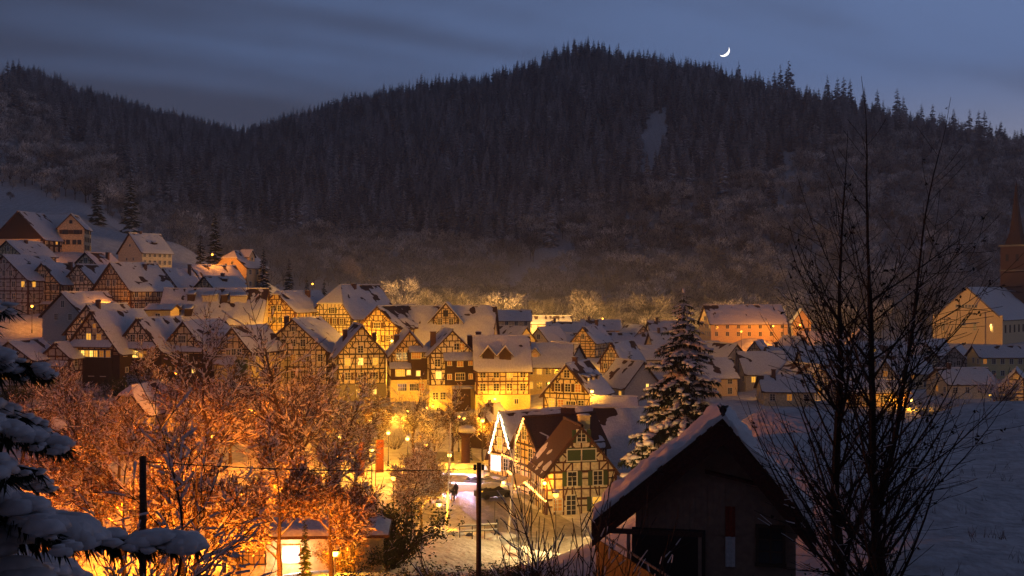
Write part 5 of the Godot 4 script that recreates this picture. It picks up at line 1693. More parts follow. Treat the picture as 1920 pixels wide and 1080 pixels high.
func light_string(called: String, pts: Array, label: String, m: String, r := 0.07, gap := 0.34) -> void:
	var o := thing(called, label, "string lights", pts[0])
	var w := MB.new()
	var b := MB.new()
	for i in pts.size() - 1:
		var p: Vector3 = pts[i] - pts[0]
		var q: Vector3 = pts[i + 1] - pts[0]
		w.tube(p, q, 0.02, 0.02, 4)
		var n := int((q - p).length() / gap)
		for k in n:
			b.blob(p.lerp(q, (k + 0.5) / n) + rv() * 0.06, Vector3(r, r, r), nf, 0.0, 3, 5)
	part1("cord", w, M["tyre"], o)
	stuff(part1("light_bulbs", b, M[m], o))

func square() -> void:
	# the street runs from the square towards the eye, with trodden snow on both sides
	ribbon("street", [Vector2(9.5, 92), Vector2(3.4, 104), Vector2(-1.6, 120), Vector2(-6.6, 140), Vector2(-11, 158)], 4.6, 0.07, M["road"])
	for k in [-2.6, -0.9, 0.8, 2.5]:
		ribbon("wheel_track", [Vector2(9.4 + k, 92.5), Vector2(3.4 + k, 104), Vector2(-1.6 + k, 120), Vector2(-6.6 + k, 140), Vector2(-10.8 + k, 157)], 0.28, 0.085, M["asphalt"])
	ribbon("footpath", [Vector2(-7, 112), Vector2(-14, 116), Vector2(-24, 118), Vector2(-38, 124)], 1.5, 0.07, M["road"])
	# heaped snow beside the road
	rng.seed = 7
	var banks: Array = []
	for q in [[Vector2(-7.5, 103), Vector2(-0.6, 100.5), 1.3, 0.55], [Vector2(-0.4, 96.5), Vector2(4.5, 94.5), 1.5, 0.6], [Vector2(-12, 122), Vector2(-7, 116), 1.2, 0.5], [Vector2(3.6, 115), Vector2(-1.8, 132), 0.5, 0.35]]:
		var b := MB.new()
		var a: Vector2 = q[0]
		var e: Vector2 = q[1]
		var n := int((e - a).length() / 0.45)
		for k in n:
			var w := a.lerp(e, float(k) / n) + Vector2(rr(-1, 1), rr(-1, 1)) * float(q[2]) * 0.6
			b.blob(Vector3(w.x, land(w.x, w.y), -w.y), Vector3(q[2] * rr(0.5, 1.0), q[3] * rr(0.4, 1.0), q[2] * rr(0.5, 1.0)), nf, 1.2, 5, 9)
		var o := MeshInstance3D.new()
		o.name = numbered("snow_bank")
		o.mesh = mesh_of([[b, M["snow"]]], true)
		o.set_meta("kind", "stuff")
		o.set_meta("label", "shovelled snow heaped along the street")
		add_child(o)
	# lamps: column, row, depth, energy
	street_lamp(843, 855, 126, 40, "tall lamp by the bright white pole at the street's bend")
	street_lamp(798, 836, 133, 44, "lamp second from the street in the curving chain of lamps")
	street_lamp(764, 824, 139, 46, "lamp third from the street in the curving chain of lamps")
	street_lamp(728, 813, 146, 50, "lamp high behind the middle yellow tree")
	street_lamp(697, 846, 128, 48, "brightest lamp between the two red banners")
	street_lamp(668, 831, 136, 40, "lamp just behind the banners at the park's edge")
	street_lamp(636, 821, 142, 40, "lamp beside the leaning dark trunks")
	street_lamp(556, 827, 137, 34, "small lamp deep among the tall trees of the park")
	street_lamp(643, 776, 158, 90, "dazzling lamp among the snowy bushes below the stone house")
	street_lamp(823, 948, 104, 34, "low lamp at the street crossing near the snow bank")
	street_lamp(738, 898, 112, 12, "small pale lamp in the yellow thicket")
	street_lamp(860, 783, 158, 8, "tiny lamp above the snowy roof of the brown column")
	street_lamp(1708, 751, 196, 34, "starry lamp at the far edge of the dark field, between the bare trunks")
	street_lamp(1857, 742, 190, 60, "brightest lamp at the field's far edge, beside the low timbered house")
	street_lamp(1485, 712, 215, 40, "lamp by the snow-roofed house behind the bare branches")
	street_lamp(1235, 742, 150, 14, "small amber light at a little orange window behind the tall lit spruce", AMBER)  # a lamp stands in for a small orange window here
	street_lamp(84, 462, 318, 120, "lamp at the foot of the snowy steps by the cream villa", AMBER)
	street_lamp(60, 470, 306, 60, "unseen lamp behind the small house under the barn", AMBER)  # unseen lamp, lights the walls around the barn
	street_lamp(66, 520, 246, 24, "unseen lamp low between the first two hillside gables", AMBER)  # out of view, lights the first hillside gables
	street_lamp(343, 508, 280, 40, "unseen lamp behind the chimney of the dark timbered gable", AMBER)  # unseen, lights the end of the hillside row
	street_lamp(398, 478, 278, 70, "unseen lamp lighting the amber villa's wall", AMBER)  # out of view, placed to light the amber villa
	street_lamp(586, 533, 320, 30, "unseen lamp past the inn's roof under frosted trees", AMBER)  # unseen, lights the frosted trees past the inn
	# unseen lamps of the upper market, behind the front row, placed to light its fronts
	for q in [[505, 640, 217, 86, "unseen lamp below the tall clipped-gable house on the upper market"], [560, 628, 222, 86, "unseen lamp between the clipped-gable house and the inn"], [600, 645, 222, 108, "unseen lamp under the inn's lit window row"], [645, 640, 222, 108, "unseen lamp behind the three-window house's roof, before the inn"], [690, 655, 208, 93, "unseen lamp at the foot of the wreath-gable house"], [735, 640, 207, 64, "unseen lamp behind the house with two pent roofs"], [480, 648, 214, 60, "unseen lamp at the stepped end of the long house"], [800, 650, 212, 50, "unseen lamp hidden by the boarded house, under the cross gable"], [880, 655, 212, 64, "unseen lamp behind the two-dormer house under the town hall"], [985, 650, 255, 120, "unseen lamp beside the bright yellow plastered gable"], [1075, 650, 268, 120, "unseen lamp below the amber-lit timbered gable"], [1145, 690, 240, 60, "unseen lamp at the white-lit gable near the glowing fir"], [1030, 720, 180, 60, "unseen lamp in the yard between the yellow eave house and the shed-dormer house"], [1110, 735, 163, 40, "unseen lamp by the low shed with the tilted snow roof"]]:
		street_lamp(q[0], q[1], q[2], q[3], q[4], WARM)
	for q in [[900, 586, 368, 576, "unseen valley road lamp above the town hall's far end"], [800, 578, 362, 504, "unseen valley road lamp above the cross gable"], [985, 592, 366, 504, "unseen valley road lamp by the row-end house"], [1130, 598, 362, 504, "unseen valley road lamp over the amber-lit timbered gable"], [1290, 604, 366, 504, "unseen valley road lamp behind the tall lit spruce"], [1450, 612, 322, 100, "unseen lamp at the hall's brightest corner"], [1390, 622, 318, 50, "unseen lamp before the hall's orange wall"], [650, 550, 352, 500, "unseen valley road lamp behind the inn's roof"], [1600, 626, 366, 600, "unseen valley road lamp beyond the bare trunks"], [1500, 610, 338, 90, "unseen lamp between the hall and the small bright gable"]]:
		street_lamp(q[0], q[1], q[2], q[3], q[4], AMBER if q[2] < 345 else Color(1.0, 0.72, 0.34))  # unseen lamps, placed to light the foot of the hill and the hall
	for q in [[330, 700, 172, 14, "lane lamp before the half hidden gable"], [60, 705, 168, 12, "unseen lane lamp by the house behind the conifer boughs"], [210, 570, 222, 24, "unseen lane lamp between the plain gable and the grid-timbered house"], [60, 575, 225, 26, "unseen lane lamp under the balcony house"], [130, 650, 192, 24, "unseen lane lamp behind the low porch house"]]:
		street_lamp(q[0], q[1], q[2], q[3], q[4], AMBER)  # mostly unseen lamps, placed to light the dark row and hillside fronts
	# orange lamps low in the park, mostly unseen, placed to light the trees
	for q in [[330, 905, 92, 190, "unseen sodium lamp behind the dark utility pole"], [210, 950, 84, 120, "sodium lamp behind the dark bare tree's forks"], [455, 930, 92, 190, "unseen sodium lamp under the dense orange tree"], [520, 985, 82, 110, "unseen sodium lamp by the slim trunks next to the pavilion"], [400, 820, 118, 180, "unseen sodium lamp near the streaky-roofed cottage"], [250, 800, 124, 26, "unseen sodium lamp at the yellow cottage"], [120, 850, 110, 60, "unseen sodium lamp below the snowy timbered-gable cottage"], [470, 770, 142, 150, "unseen sodium lamp at the ivy-cornered house's garden"], [150, 1120, 58, 80, "unseen sodium lamp of the lower road beneath the near conifer"], [290, 1118, 60, 140, "unseen sodium lamp of the lower road by the utility pole"], [420, 1112, 61, 140, "unseen sodium lamp of the lower road before the pavilion's end"], [530, 1110, 62, 100, "unseen sodium lamp of the lower road before the white window"], [680, 1112, 66, 25, "dim unseen sodium lamp of the lower road under the round evergreen"]]:
		street_lamp(q[0], q[1], q[2], q[3], q[4], Color(1.0, 0.51, 0.085), "sodium lamps of the park")
	street_lamp(1042, 930, 94, 85, "unseen lamp behind the large leafless bush, lighting the green-shuttered house", Color(1.0, 0.82, 0.5))  # out of view behind the bush, placed to light the corner house
	street_lamp(905, 790, 150, 60, "unseen lamp in the yard of the dark gable with white verges")  # unseen lamp that lights this yard
	for q in [[612, 768, 172, 80, "unseen lamp in front of the pale house behind the orange-lit tree"], [668, 772, 172, 80, "unseen lamp beneath the stone ground floor's small window"], [722, 772, 171, 70, "unseen lamp between the stone-based house and its neighbour"], [765, 772, 170, 50, "unseen lamp below the light wall of the two-pent-roof house"], [870, 786, 168, 44, "unseen lamp by the dark annex of the boarded house"], [985, 778, 166, 44, "unseen lamp by the golden bush at the yellow eave house"]]:
		street_lamp(q[0], q[1], q[2], q[3], q[4])  # unseen behind the bushes, placed to light the facades of the front row
	# lamps fixed to the house fronts
	wall_lamp(at(801, 765, 183), 15, "bright lamp low on the yellow base of the boarded house, next to a smaller one")
	wall_lamp(at(812, 762, 182.4), 10, "smaller lamp low on the yellow base of the boarded house")
	wall_lamp(at(928, 748, 181), 26, "very bright lamp on the base of the house with two pointed dormers")
	wall_lamp(at(1021, 906, 113.6), 12, "round lamp at the corner of the green-shuttered house")
	wall_lamp(at(944, 905, 128.5), 16, "lamp above the shop entrance of the farther street-front house")
	# light strings on the street-front houses
	light_string("gable_light_string", [at(917, 850, 138.5), at(936, 774, 139.0), at(954, 842, 136.5)], "bright white string of lights outlining the narrow farther gable", "string_white", 0.16, 0.24)
	light_string("verge_light_string", [at(966, 830, 128.6), at(982, 783, 126.0)], "string of lights along the verge of the brown-roofed street-front house", "garland_light", 0.13, 0.24)
	light_string("eave_light_string", [at(940, 852, 136.0), at(972, 866, 127)], "string of lights under the eave between the two street-front gables", "garland_light")
	light_string("corner_light_string", [at(966, 830, 128.2), at(968, 872, 128.2)], "upright string of lights at the corner of the brown-roofed front", "garland_light")
	light_string("storey_light_string", [at(951, 884, 133.5), at(985, 906, 122.5), at(1024, 940, 114)], "long string of lights over the shop fronts, sloping towards the corner lamp", "garland_light", 0.13, 0.24)
	light_string("short_light_string", [at(1001, 879, 119.0), at(1020, 900, 114.2)], "short string of lights beneath the green-shuttered house's eave", "garland_light", 0.09, 0.24)
	# the white shop window and the stall
	var sw := thing("lit_shop_window", "glaring white corner shop window under the light-outlined gable", "shop window", at(930, 868, 136.4), -40)
	var b := MB.new()
	for k in 3:
		b.box(Vector3(-0.55 + k * 0.55, 0, 0.0), Vector3(0.49, 1.9, 0.08))
	part1("lit_pane", b, M["shop_light"], sw)
	var fb := MB.new()
	fb.box(Vector3(0, 1.05, 0), Vector3(1.9, 0.16, 0.2))
	fb.box(Vector3(0, -1.05, 0), Vector3(1.9, 0.16, 0.2))
	for k in 4:
		fb.box(Vector3(-0.83 + k * 0.553, 0, 0.01), Vector3(0.06, 2.0, 0.14))
	part1("frame", fb, M["frame"], sw)
	var al := AreaLight3D.new()
	al.area_size = Vector2(1.6, 1.9)
	al.light_color = Color(0.93, 0.86, 1.0)
	al.light_energy = 26.0
	al.shadow_enabled = true
	al.position = Vector3(0, 0, 0.16)
	al.rotation.y = PI
	sw.add_child(al)
	var gr := thing("guard_rail", "low snow-topped railing along the street's edge by the utility pole", "railing", at(862, 1044, 98))
	gr.position.y = land(gr.position.x, 98.0)
	for k in 2:
		var b3 := MB.new()
		b3.tube(Vector3(0, 0.5 + 0.5 * k, 0), Vector3(3.4, 0.5 + 0.5 * k, -0.8), 0.05, 0.05, 6)
		part1("rail", b3, M["metal"], gr)
		var s3 := MB.new()
		for z in 26:
			s3.blob(Vector3(3.4, 0, -0.8) * (z + 0.5) / 26.0 + Vector3(0, 0.58 + 0.5 * k, 0), Vector3(0.12, 0.07, 0.1), nf, 0.8, 3, 6)
		stuff(part1("snow", s3, M["snow"], gr, true))
	for k in 4:
		var b3 := MB.new()
		b3.tube(Vector3(3.4, 0, -0.8) * k / 3.0 - Vector3(0, 0.3, 0), Vector3(3.4, 0, -0.8) * k / 3.0 + Vector3(0, 1.05, 0), 0.05, 0.05, 6)
		part1("post", b3, M["metal"], gr)
	stall()
	car(Vector3(at(905, 0, 131).x, -24.2, -131), 28, "snow-covered car parked before the light-strung houses, nearest the utility pole")
	car(Vector3(at(925, 0, 124).x, -24.2, -124), 33, "dark car with a thick snow cap in front of the shop awnings")
	for q in [[980, 897, 122, 1.7, "tilted awning with light edge over the shop door beneath the brown roof"], [921, 905, 134, 1.9, "awning at the corner of the farther street-front house"]]:
		var aw := thing("awning", q[4], "awning", at(q[0], q[1], q[2]), -62)
		var ab := MB.new()
		ab.hexa([Vector3(-q[3], 0.3, 0), Vector3(q[3], 0.3, 0), Vector3(q[3], -0.45, 1.5), Vector3(-q[3], -0.45, 1.5), Vector3(-q[3], 0.36, 0), Vector3(q[3], 0.36, 0), Vector3(q[3], -0.39, 1.5), Vector3(-q[3], -0.39, 1.5)])
		part1("canopy", ab, M["plaster_ochre"], aw)
		var rb := MB.new()
		for e in [-1.0, 1.0]:
			rb.tube(Vector3(e * q[3], 0.3, 0), Vector3(e * q[3], -0.42, 1.5), 0.04, 0.04, 5)
		rb.tube(Vector3(-q[3], -0.42, 1.52), Vector3(q[3], -0.42, 1.52), 0.05, 0.05, 5)
		part1("frame", rb, M["frame"], aw)
	# poles, signs, people
	pole("white_pole", at(845, 792, 107), on_land(837, 104.5), 0.11, 0.06, "pole_white", "leaning white pole lit by the street lamp, nearer the yellow trees", "pole")
	pole("white_pole", at(966, 812, 112), on_land(953, 104), 0.10, 0.06, "pole_white", "leaning white pole standing in the snow by the wide street", "pole")
	pole("thin_post", at(928, 940, 108), on_land(927, 106), 0.05, 0.04, "metal", "thin dark post in the middle of the street's mouth", "post")
	for q in [[880, 1006, 101, "round road sign seen from behind, close to the utility pole"], [921, 1006, 102, "round road sign seen from behind, beside the thin dark post"]]:
		var c := at(q[0], q[1], q[2])
		var gy := land(c.x, q[2])
		var o := thing("road_sign", q[3], "road sign", Vector3(c.x, gy, c.z), 10.0, "round road signs at the crossing")
		var p := MB.new()
		p.tube(Vector3(0, -0.2, 0), Vector3(0, c.y - gy + 0.4, 0), 0.035, 0.035, 6)
		part1("post", p, M["metal"], o)
		var s := MB.new()
		s.tube(Vector3(0, c.y - gy, 0.05), Vector3(0, c.y - gy, 0.09), 0.38, 0.38, 20)
		s.tube(Vector3(0, c.y - gy, 0.09), Vector3(0, c.y - gy, 0.0901), 0.38, 0.0006, 20)
		part1("sign_plate", s, M["sign_grey"], o)
	person(on_land(849, 122), 30, "person in dark clothes walking at the roadside, leading of two", 0.16)
	person(on_land(855, 124), 200, "person in dark clothes standing a step behind the leading one", 0.05)
	person(on_land(931, 101), 80, "person in dark clothes crossing by the snow bank", 0.26)
	for q in [[676, 862, 130, "tall red banner next to the brightest lamp, on its far side from the street"], [712, 856, 131, "tall red banner next to the brightest lamp, nearer the street"]]:
		var c := at(q[0], q[1], q[2])
		var gy := land(c.x, q[2])
		var o := thing("banner", q[3], "banner", Vector3(c.x, gy, c.z), 6.0, "red banners in the square")
		var p := MB.new()
		p.tube(Vector3(-0.5, 0, 0), Vector3(-0.5, c.y - gy + 2.2, 0), 0.05, 0.04, 6)
		p.tube(Vector3(-0.5, c.y - gy + 2.1, 0), Vector3(0.5, c.y - gy + 2.1, 0), 0.03, 0.03, 6)
		part1("pole", p, M["metal"], o)
		var s := MB.new()
		for k in 8:
			var y0 := c.y - gy + 2.05 - k * 0.5
			s.quad(Vector3(-0.45, y0, 0.05 * sin(k)), Vector3(0.48, y0, 0.05 * sin(k + 1.0)), Vector3(0.48, y0 - 0.5, 0.05 * sin(k + 2.0)), Vector3(-0.45, y0 - 0.5, 0.05 * sin(k + 1.0)))
		part1("cloth", s, M["banner_cloth"], o)
	# the brown column with a snow cap
	var kc := at(873, 812, 147)
	var ky := land(kc.x, 147)
	var kh := kc.y - ky
	var kt := thing("advertising_column", "brown round column wearing a wide cap of snow above the street", "column", Vector3(kc.x, ky, kc.z))
	var kb := MB.new()
	kb.lathe(Vector3(0, -0.3, 0), [Vector2(0.75, 0), Vector2(0.75, 0.5), Vector2(0.6, 0.6), Vector2(0.6, kh - 0.3), Vector2(0.85, kh), Vector2(1.1, kh + 0.25), Vector2(0.0, kh + 0.9)], 16)
	part1("shaft", kb, M["rust"], kt)
	var ks := MB.new()
	ks.blob(Vector3(0, kh + 0.5, 0), Vector3(1.25, 0.55, 1.25), nf, 0.4, 6, 12)
	part1("snow", ks, M["snow"], kt, true)
	# benches in the park
	for q in [[668, 934, 108, 14, "park bench under snow, close to the round dark bush"], [688, 926, 113, 14, "park bench under snow, farther of the two below the leaning trunk"], [600, 965, 102, -8, "low snow-capped bench by the foot of the leaning trunk"]]:
		var p := on_land(q[0], q[2])
		var o := thing("park_bench", q[4], "bench", p, q[3], "benches in the snowy park")
		for e in [[0.45, 0.0, 0.5, "seat"], [0.85, -0.26, 0.08, "backrest"]]:
			var s := MB.new()
			s.box(Vector3(0, e[0], e[1]), Vector3(2.2, 0.08 if e[3] == "seat" else 0.4, e[2]))
			part1(e[3], s, M["pole_wood"], o)
		for e in [-0.9, 0.9]:
			var s := MB.new()
			s.box(Vector3(e, 0.2, 0), Vector3(0.1, 0.45, 0.5))
			part1("leg", s, M["metal"], o)
		snow_pad(o, Vector3(0, 0.5, 0), Vector3(2.2, 0.16, 0.5))
	pavilion()
	# poles and the cable near the eye
	var pa := at(898, 868, 60)
	pole("utility_pole", pa, on_land(897, 60), 0.17, 0.13, "pole_wood", "dark wooden utility pole rising in front of the street", "utility pole")
	var ins := get_node("utility_pole") as Node3D
	for e in [-0.22, 0.22]:
		var b2 := MB.new()
		b2.box(Vector3(pa.x - ins.position.x + e, pa.y - ins.position.y - 0.25, 0), Vector3(0.16, 0.3, 0.2))
		part1("insulator", b2, M["tyre"], ins)
	var pb := at(268, 856, 44)
	pole("utility_pole", pb, on_land(268, 44), 0.16, 0.13, "pole_wood", "dark utility pole among the bare branches before the orange glow", "utility pole")
	wire(pa - Vector3(0, 0.3, 0), pb - Vector3(0, 0.2, 0), 0.25, 0.022, "thin cable strung between the two utility poles")
	wire(pa - Vector3(0, 0.9, 0), Vector3(at(1000, 950, 90).x, at(1000, 950, 90).y, -112), 0.5, 0.016, "thin cable from the pole to the green-shuttered house")

func stall() -> void:
	var c := at(864, 884, 129)
	var g := land(c.x, 129)
	var o := thing("market_stall", "market stall with a snow-laden canopy shining lilac beside the street", "market stall", Vector3(c.x, g, c.z), -10)
	var H := maxf(c.y - g, 1.9)
	for x in [-2.6, 2.6]:
		for z in [-1.2, 1.2]:
			var b := MB.new()
			b.tube(Vector3(x, 0, z), Vector3(x, H, z), 0.05, 0.05, 6)
			part1("leg", b, M["metal"], o)
	var t := MB.new()
	t.hexa([Vector3(-3.0, H, 1.6), Vector3(3.0, H, 1.6), Vector3(3.0, H + 0.9, 0), Vector3(-3.0, H + 0.9, 0), Vector3(-3.0, H + 0.08, 1.6), Vector3(3.0, H + 0.08, 1.6), Vector3(3.0, H + 0.98, 0), Vector3(-3.0, H + 0.98, 0)])
	t.hexa([Vector3(-3.0, H, -1.6), Vector3(3.0, H, -1.6), Vector3(3.0, H + 0.9, 0), Vector3(-3.0, H + 0.9, 0), Vector3(-3.0, H + 0.08, -1.6), Vector3(3.0, H + 0.08, -1.6), Vector3(3.0, H + 0.98, 0), Vector3(-3.0, H + 0.98, 0)])
	part1("canopy", t, M["white_cloth"], o)
	snow_pad(o, Vector3(0, H + 0.5, 0.85), Vector3(6.0, 0.3, 1.8), Basis(Vector3.RIGHT, 0.51))
	snow_pad(o, Vector3(0, H + 0.5, -0.85), Vector3(6.0, 0.3, 1.8), Basis(Vector3.RIGHT, -0.51))
	var k := MB.new()
	k.box(Vector3(0, 0.5, 1.1), Vector3(5.2, 1.0, 0.7))
	part1("counter", k, M["white_cloth"], o)
	var q := MB.new()
	q.tube(Vector3(-2.0, H - 0.12, 1.2), Vector3(2.0, H - 0.12, 1.2), 0.06, 0.06, 6)
	part1("unseen_lamp_tube", q, M["shop_light"], o)
	for x in [-1.4, 0.0, 1.4]:
		omni(Vector3(x, H - 0.35, 1.5), 9.0, Color(0.93, 0.8, 1.0), o, 0.1)  # unseen lamps under the canopy, placed to make the stall shine lilac

func pavilion() -> void:
	var c := at(590, 1006, 78)
	var g := -22.6
	var o := thing("pavilion", "long low park pavilion with a snowy flat roof and one dazzling white window", "pavilion", Vector3(c.x, g, c.z), 4)
	var H := c.y - g
	var w := MB.new()
	w.box(Vector3(-0.6, H / 2 - 1.0, -2.4), Vector3(11.0, H + 2.0, 4.0))
	part1("wall", w, M["plaster_yellow"], o)
	var r := MB.new()
	r.box(Vector3(-0.6, H + 0.1, -2.0), Vector3(12.0, 0.22, 5.6))
	part1("roof", r, M["roof"], o)
	snow_pad(o, Vector3(-0.6, H + 0.2, -2.0), Vector3(12.0, 0.4, 5.6))
	var f := MB.new()
	f.box(Vector3(-1.75, H - 1.35, -0.36), Vector3(1.3, 1.3, 0.1))
	part1("window_frame", f, M["frame"], o)
	var p := MB.new()
	p.box(Vector3(-1.75, H - 1.35, -0.29), Vector3(1.1, 1.1, 0.05))
	part1("window_pane", p, M["shop_light"], o)
	omni(Vector3(-1.75, H - 1.35, 0.1), 6.0, Color(1.0, 0.9, 0.8), o, 0.3)
	add_window(o, "wide", Vector3(-4.4, H - 1.4, -0.38), Basis(), "d", "frame_dark")
	# the terrace wall and fence behind it
	var fc := thing("garden_fence", "snow-topped wooden fence above the pavilion", "fence", Vector3(c.x - 1.0, -21.9, -88), 3)
	for k in 44:
		var b := MB.new()
		b.box(Vector3(-6.4 + k * 0.3, 0.55, 0), Vector3(0.2, 1.5, 0.05))
		part1("slat", b, M["pole_wood"], fc)
	var rb := MB.new()
	rb.box(Vector3(0, 0.9, -0.05), Vector3(13.2, 0.12, 0.06))
	part1("rail", rb, M["pole_wood"], fc)
	snow_pad(fc, Vector3(0, 1.3, 0), Vector3(13.3, 0.22, 0.3))

func park_trees() -> void:
	var base := {"lev": 3, "seg": [4, 4, 5, 6], "first": [0, 0, 1, 2], "kids": [0, 3, 3, 3], "wob": 0.17, "up": 0.03, "ang": 0.85, "k": 0.54, "rmin": 0.018, "smin": 0.04, "snow": 0.45, "fine": true, "leaves": 0.32}
	var kinds: Array = []
	for q in [[11, 7.5, 0.26, 3], [23, 6.4, 0.22, 3], [37, 8.4, 0.30, 3], [41, 5.0, 0.16, 3]]:
		var o := base.duplicate()
		o["seed"] = q[0]
		o["len"] = q[1]
		o["r"] = q[2]
		kinds.append(bare_tree(o))
	for q in [[53, 6.6, 0.24], [61, 7.4, 0.26]]:   # airier trees round the square
		var o := base.duplicate()
		o.merge({"seed": q[0], "len": q[1], "r": q[2], "kids": [0, 2, 3, 3], "leaves": 0.10, "snow": 0.38, "ang": 0.78}, true)
		kinds.append(bare_tree(o))
	for q in [[565, 112, 4, 2.1, 20, "tallest orange-lit tree in the park, with snow clumps on every limb"], [628, 116, 4, 1.45, 130, "tall snowy tree with a dark leaning trunk beside the park benches"], [392, 100, 2, 1.55, 70, "orange-lit tree whose crown hides the half-hidden gable"], [470, 118, 1, 1.35, 10, "brownish snowy tree behind the orange crowns, below the long house"], [300, 96, 0, 1.05, 200, "broad orange-lit tree in front of the yellow cottage"], [190, 98, 1, 1.45, 300, "orange-lit tree with wide snowy sprays, near the dark conifer"],
			[95, 104, 3, 1.2, 40, "small orange-lit tree by the snowy cottage"], [235, 84, 3, 1.6, 110, "low orange-lit tree just behind the dark bare tree"], [340, 82, 3, 1.6, 250, "low glowing orange tree right of the dark utility pole"], [420, 86, 1, 0.82, 330, "dense orange tree over the park lamps"], [500, 84, 0, 0.78, 160, "orange tree with two slim dark trunks next to the pavilion"], [545, 96, 3, 1.2, 60, "small orange tree at the pavilion's corner"],
			[775, 149, 4, 1.12, 90, "wide yellow-lit tree in the chain of lamps"], [716, 153, 4, 0.92, 15, "yellow-lit tree behind the red banners"], [815, 143, 4, 0.82, 280, "yellow-lit tree nearest the street lamps"], [690, 152, 3, 1.5, 220, "rounded snowy tree under the stone-based house"], [850, 150, 3, 1.3, 140, "small gold-lit tree at the foot of the boarded house"], [610, 150, 4, 1.5, 35, "snowy tree in front of the pale house"], [790, 112, 3, 1.1, 75, "small yellow tree with twisted limbs by the crossing"],
			[40, 120, 1, 1.0, 12, "ruddy tree before the snowy cottage with the timbered gable"], [150, 128, 0, 0.95, 85, "ruddy tree under the house with the longest lit window band"], [225, 122, 3, 1.3, 190, "small ruddy tree against the yellow cottage's wall"], [275, 150, 3, 1.4, 20, "small ruddy tree below the dark boarded fronts"], [320, 118, 1, 0.8, 240, "ruddy tree between the two cottages"], [370, 150, 1, 0.85, 100, "ruddy tree climbing before the ivy-cornered house"], [430, 148, 0, 1.0, 310, "ruddy tree at the lean-to of the narrow house"], [490, 146, 2, 1.05, 55, "ruddy tree by the corner of the pale house"], [520, 128, 4, 1.1, 260, "amber tree deep in the park"], [600, 146, 4, 0.9, 145, "amber tree behind the leaning dark trunk"], [655, 151, 4, 0.75, 325, "golden tree close to the dazzling lamp"],
			[262, 122, 0, 1.0, 44, "ruddy tree covering the yellow cottage's corner"], [200, 116, 2, 0.9, 120, "ruddy tree covering the yellow cottage's dark side"], [345, 124, 2, 0.9, 33, "ruddy tree before the streaky roof"], [280, 78, 1, 0.75, 5, "glowing orange tree low beside the utility pole's cable"], [370, 72, 3, 1.4, 95, "glowing orange sapling under the cable"], [450, 72, 0, 0.62, 200, "glowing orange tree in front of the pavilion's end"], [520, 68, 3, 1.3, 290, "slim orange tree right before the pavilion's roof"], [620, 70, 3, 1.15, 40, "slim yellow-lit tree before the pavilion's wall"], [665, 73, 3, 1.1, 170, "yellow-lit tree by the round dark evergreen"], [806, 119, 3, 0.8, 15, "small golden tree by the path to the street"], [822, 116, 3, 0.7, 200, "small golden tree leaning over the low street lamp"], [788, 105, 3, 1.0, 300, "small golden tree by the snow bank"], [760, 100, 4, 0.75, 180, "golden tree above the snow bank and the dark hedge"], [905, 150, 3, 1.1, 60, "small golden tree in the yard of the dark gable"], [150, 70, 1, 0.7, 230, "orange tree half hidden behind the near conifer"]]:
		var p := on_land(q[0], q[1])
		tree_thing("bare_tree", kinds[q[2]], q[5], p, q[4], q[3])
	# hedges and bushes
	var sh: Array = []
	for i in 3:
		sh.append(shrub_mesh(300 + i, 2.0, 3.0, 46, "bark", "tree_snow", 0.5))
	var dk: Array = []
	for i in 2:
		dk.append(shrub_mesh(320 + i, 2.0, 3.0, 60, "dark_bark", "tree_snow", 0.10, 0.75))
	rng.seed = 31
	for q in [[648, 160, 1.2, "snowy bush around the dazzling lamp"], [600, 156, 1.3, "snowy bush at the foot of the tree before the pale house"], [700, 162, 1.1, "snowy bush below the stone ground floor"], [740, 160, 1.2, "snowy bush beneath the house with two pent roofs"], [775, 166, 1.0, "low bush by the white bay of the two-pent-roof house"], [890, 168, 0.9, "bush under the very bright wall lamp"], [1000, 160, 1.0, "golden bush at the yellow eave house"], [1155, 108, 1.0, "pale thicket at the corner of the green-shuttered house"], [1180, 104, 1.2, "pale thicket under the tall lit spruce"], [760, 118, 0.9, "yellow thicket at the path's edge"], [660, 122, 0.8, "low yellow thicket behind the benches"], [545, 128, 0.9, "thicket by the small lamp in the park"], [1010, 150, 0.8, "snow-capped bush beside the dark gable with white verges"]]:
		shrub_thing("bush", sh[rng.randi() % 3], q[3], on_land(q[0], q[1]), rr(0, 360), Vector3.ONE * float(q[2]), "snowy bushes")
	for q in [[718, 84, 2.1, 1.75, "big round dark evergreen bush before the yellow thicket"], [690, 80, 1.2, 1.1, "smaller dark evergreen bush joined to the big round one"], [640, 60, 1.2, 0.8, "dark low hedge bush under the pavilion's glow"], [760, 62, 1.2, 0.8, "dark low hedge bush beneath the snow bank, nearest the round evergreen"], [830, 64, 1.3, 0.8, "dark low hedge bush between the snow bank and the utility pole"], [480, 58, 1.2, 0.8, "dark low hedge bush below the pavilion's lit wall"], [560, 56, 1.2, 0.7, "dark low hedge bush before the white window"], [950, 66, 1.2, 0.7, "dark low hedge bush right of the utility pole"], [700, 55, 1.3, 0.7, "dark low hedge bush in the gap under the yellow thicket"], [1500, 34, 1.1, 0.9, "black shrub in front of the wooden house"], [1420, 33, 1.0, 0.8, "black shrub below the hanging cloth"], [1340, 34, 0.9, 0.7, "black shrub at the terrace's end"], [1850, 20, 0.5, 0.45, "black shrub at the dark field's near corner"]]:
		shrub_thing("evergreen_bush", dk[rng.randi() % 2], q[4], on_land(q[0], q[1]), rr(0, 360), Vector3(q[2], q[3], q[2]), "dark bushes")
	rng.seed = 58
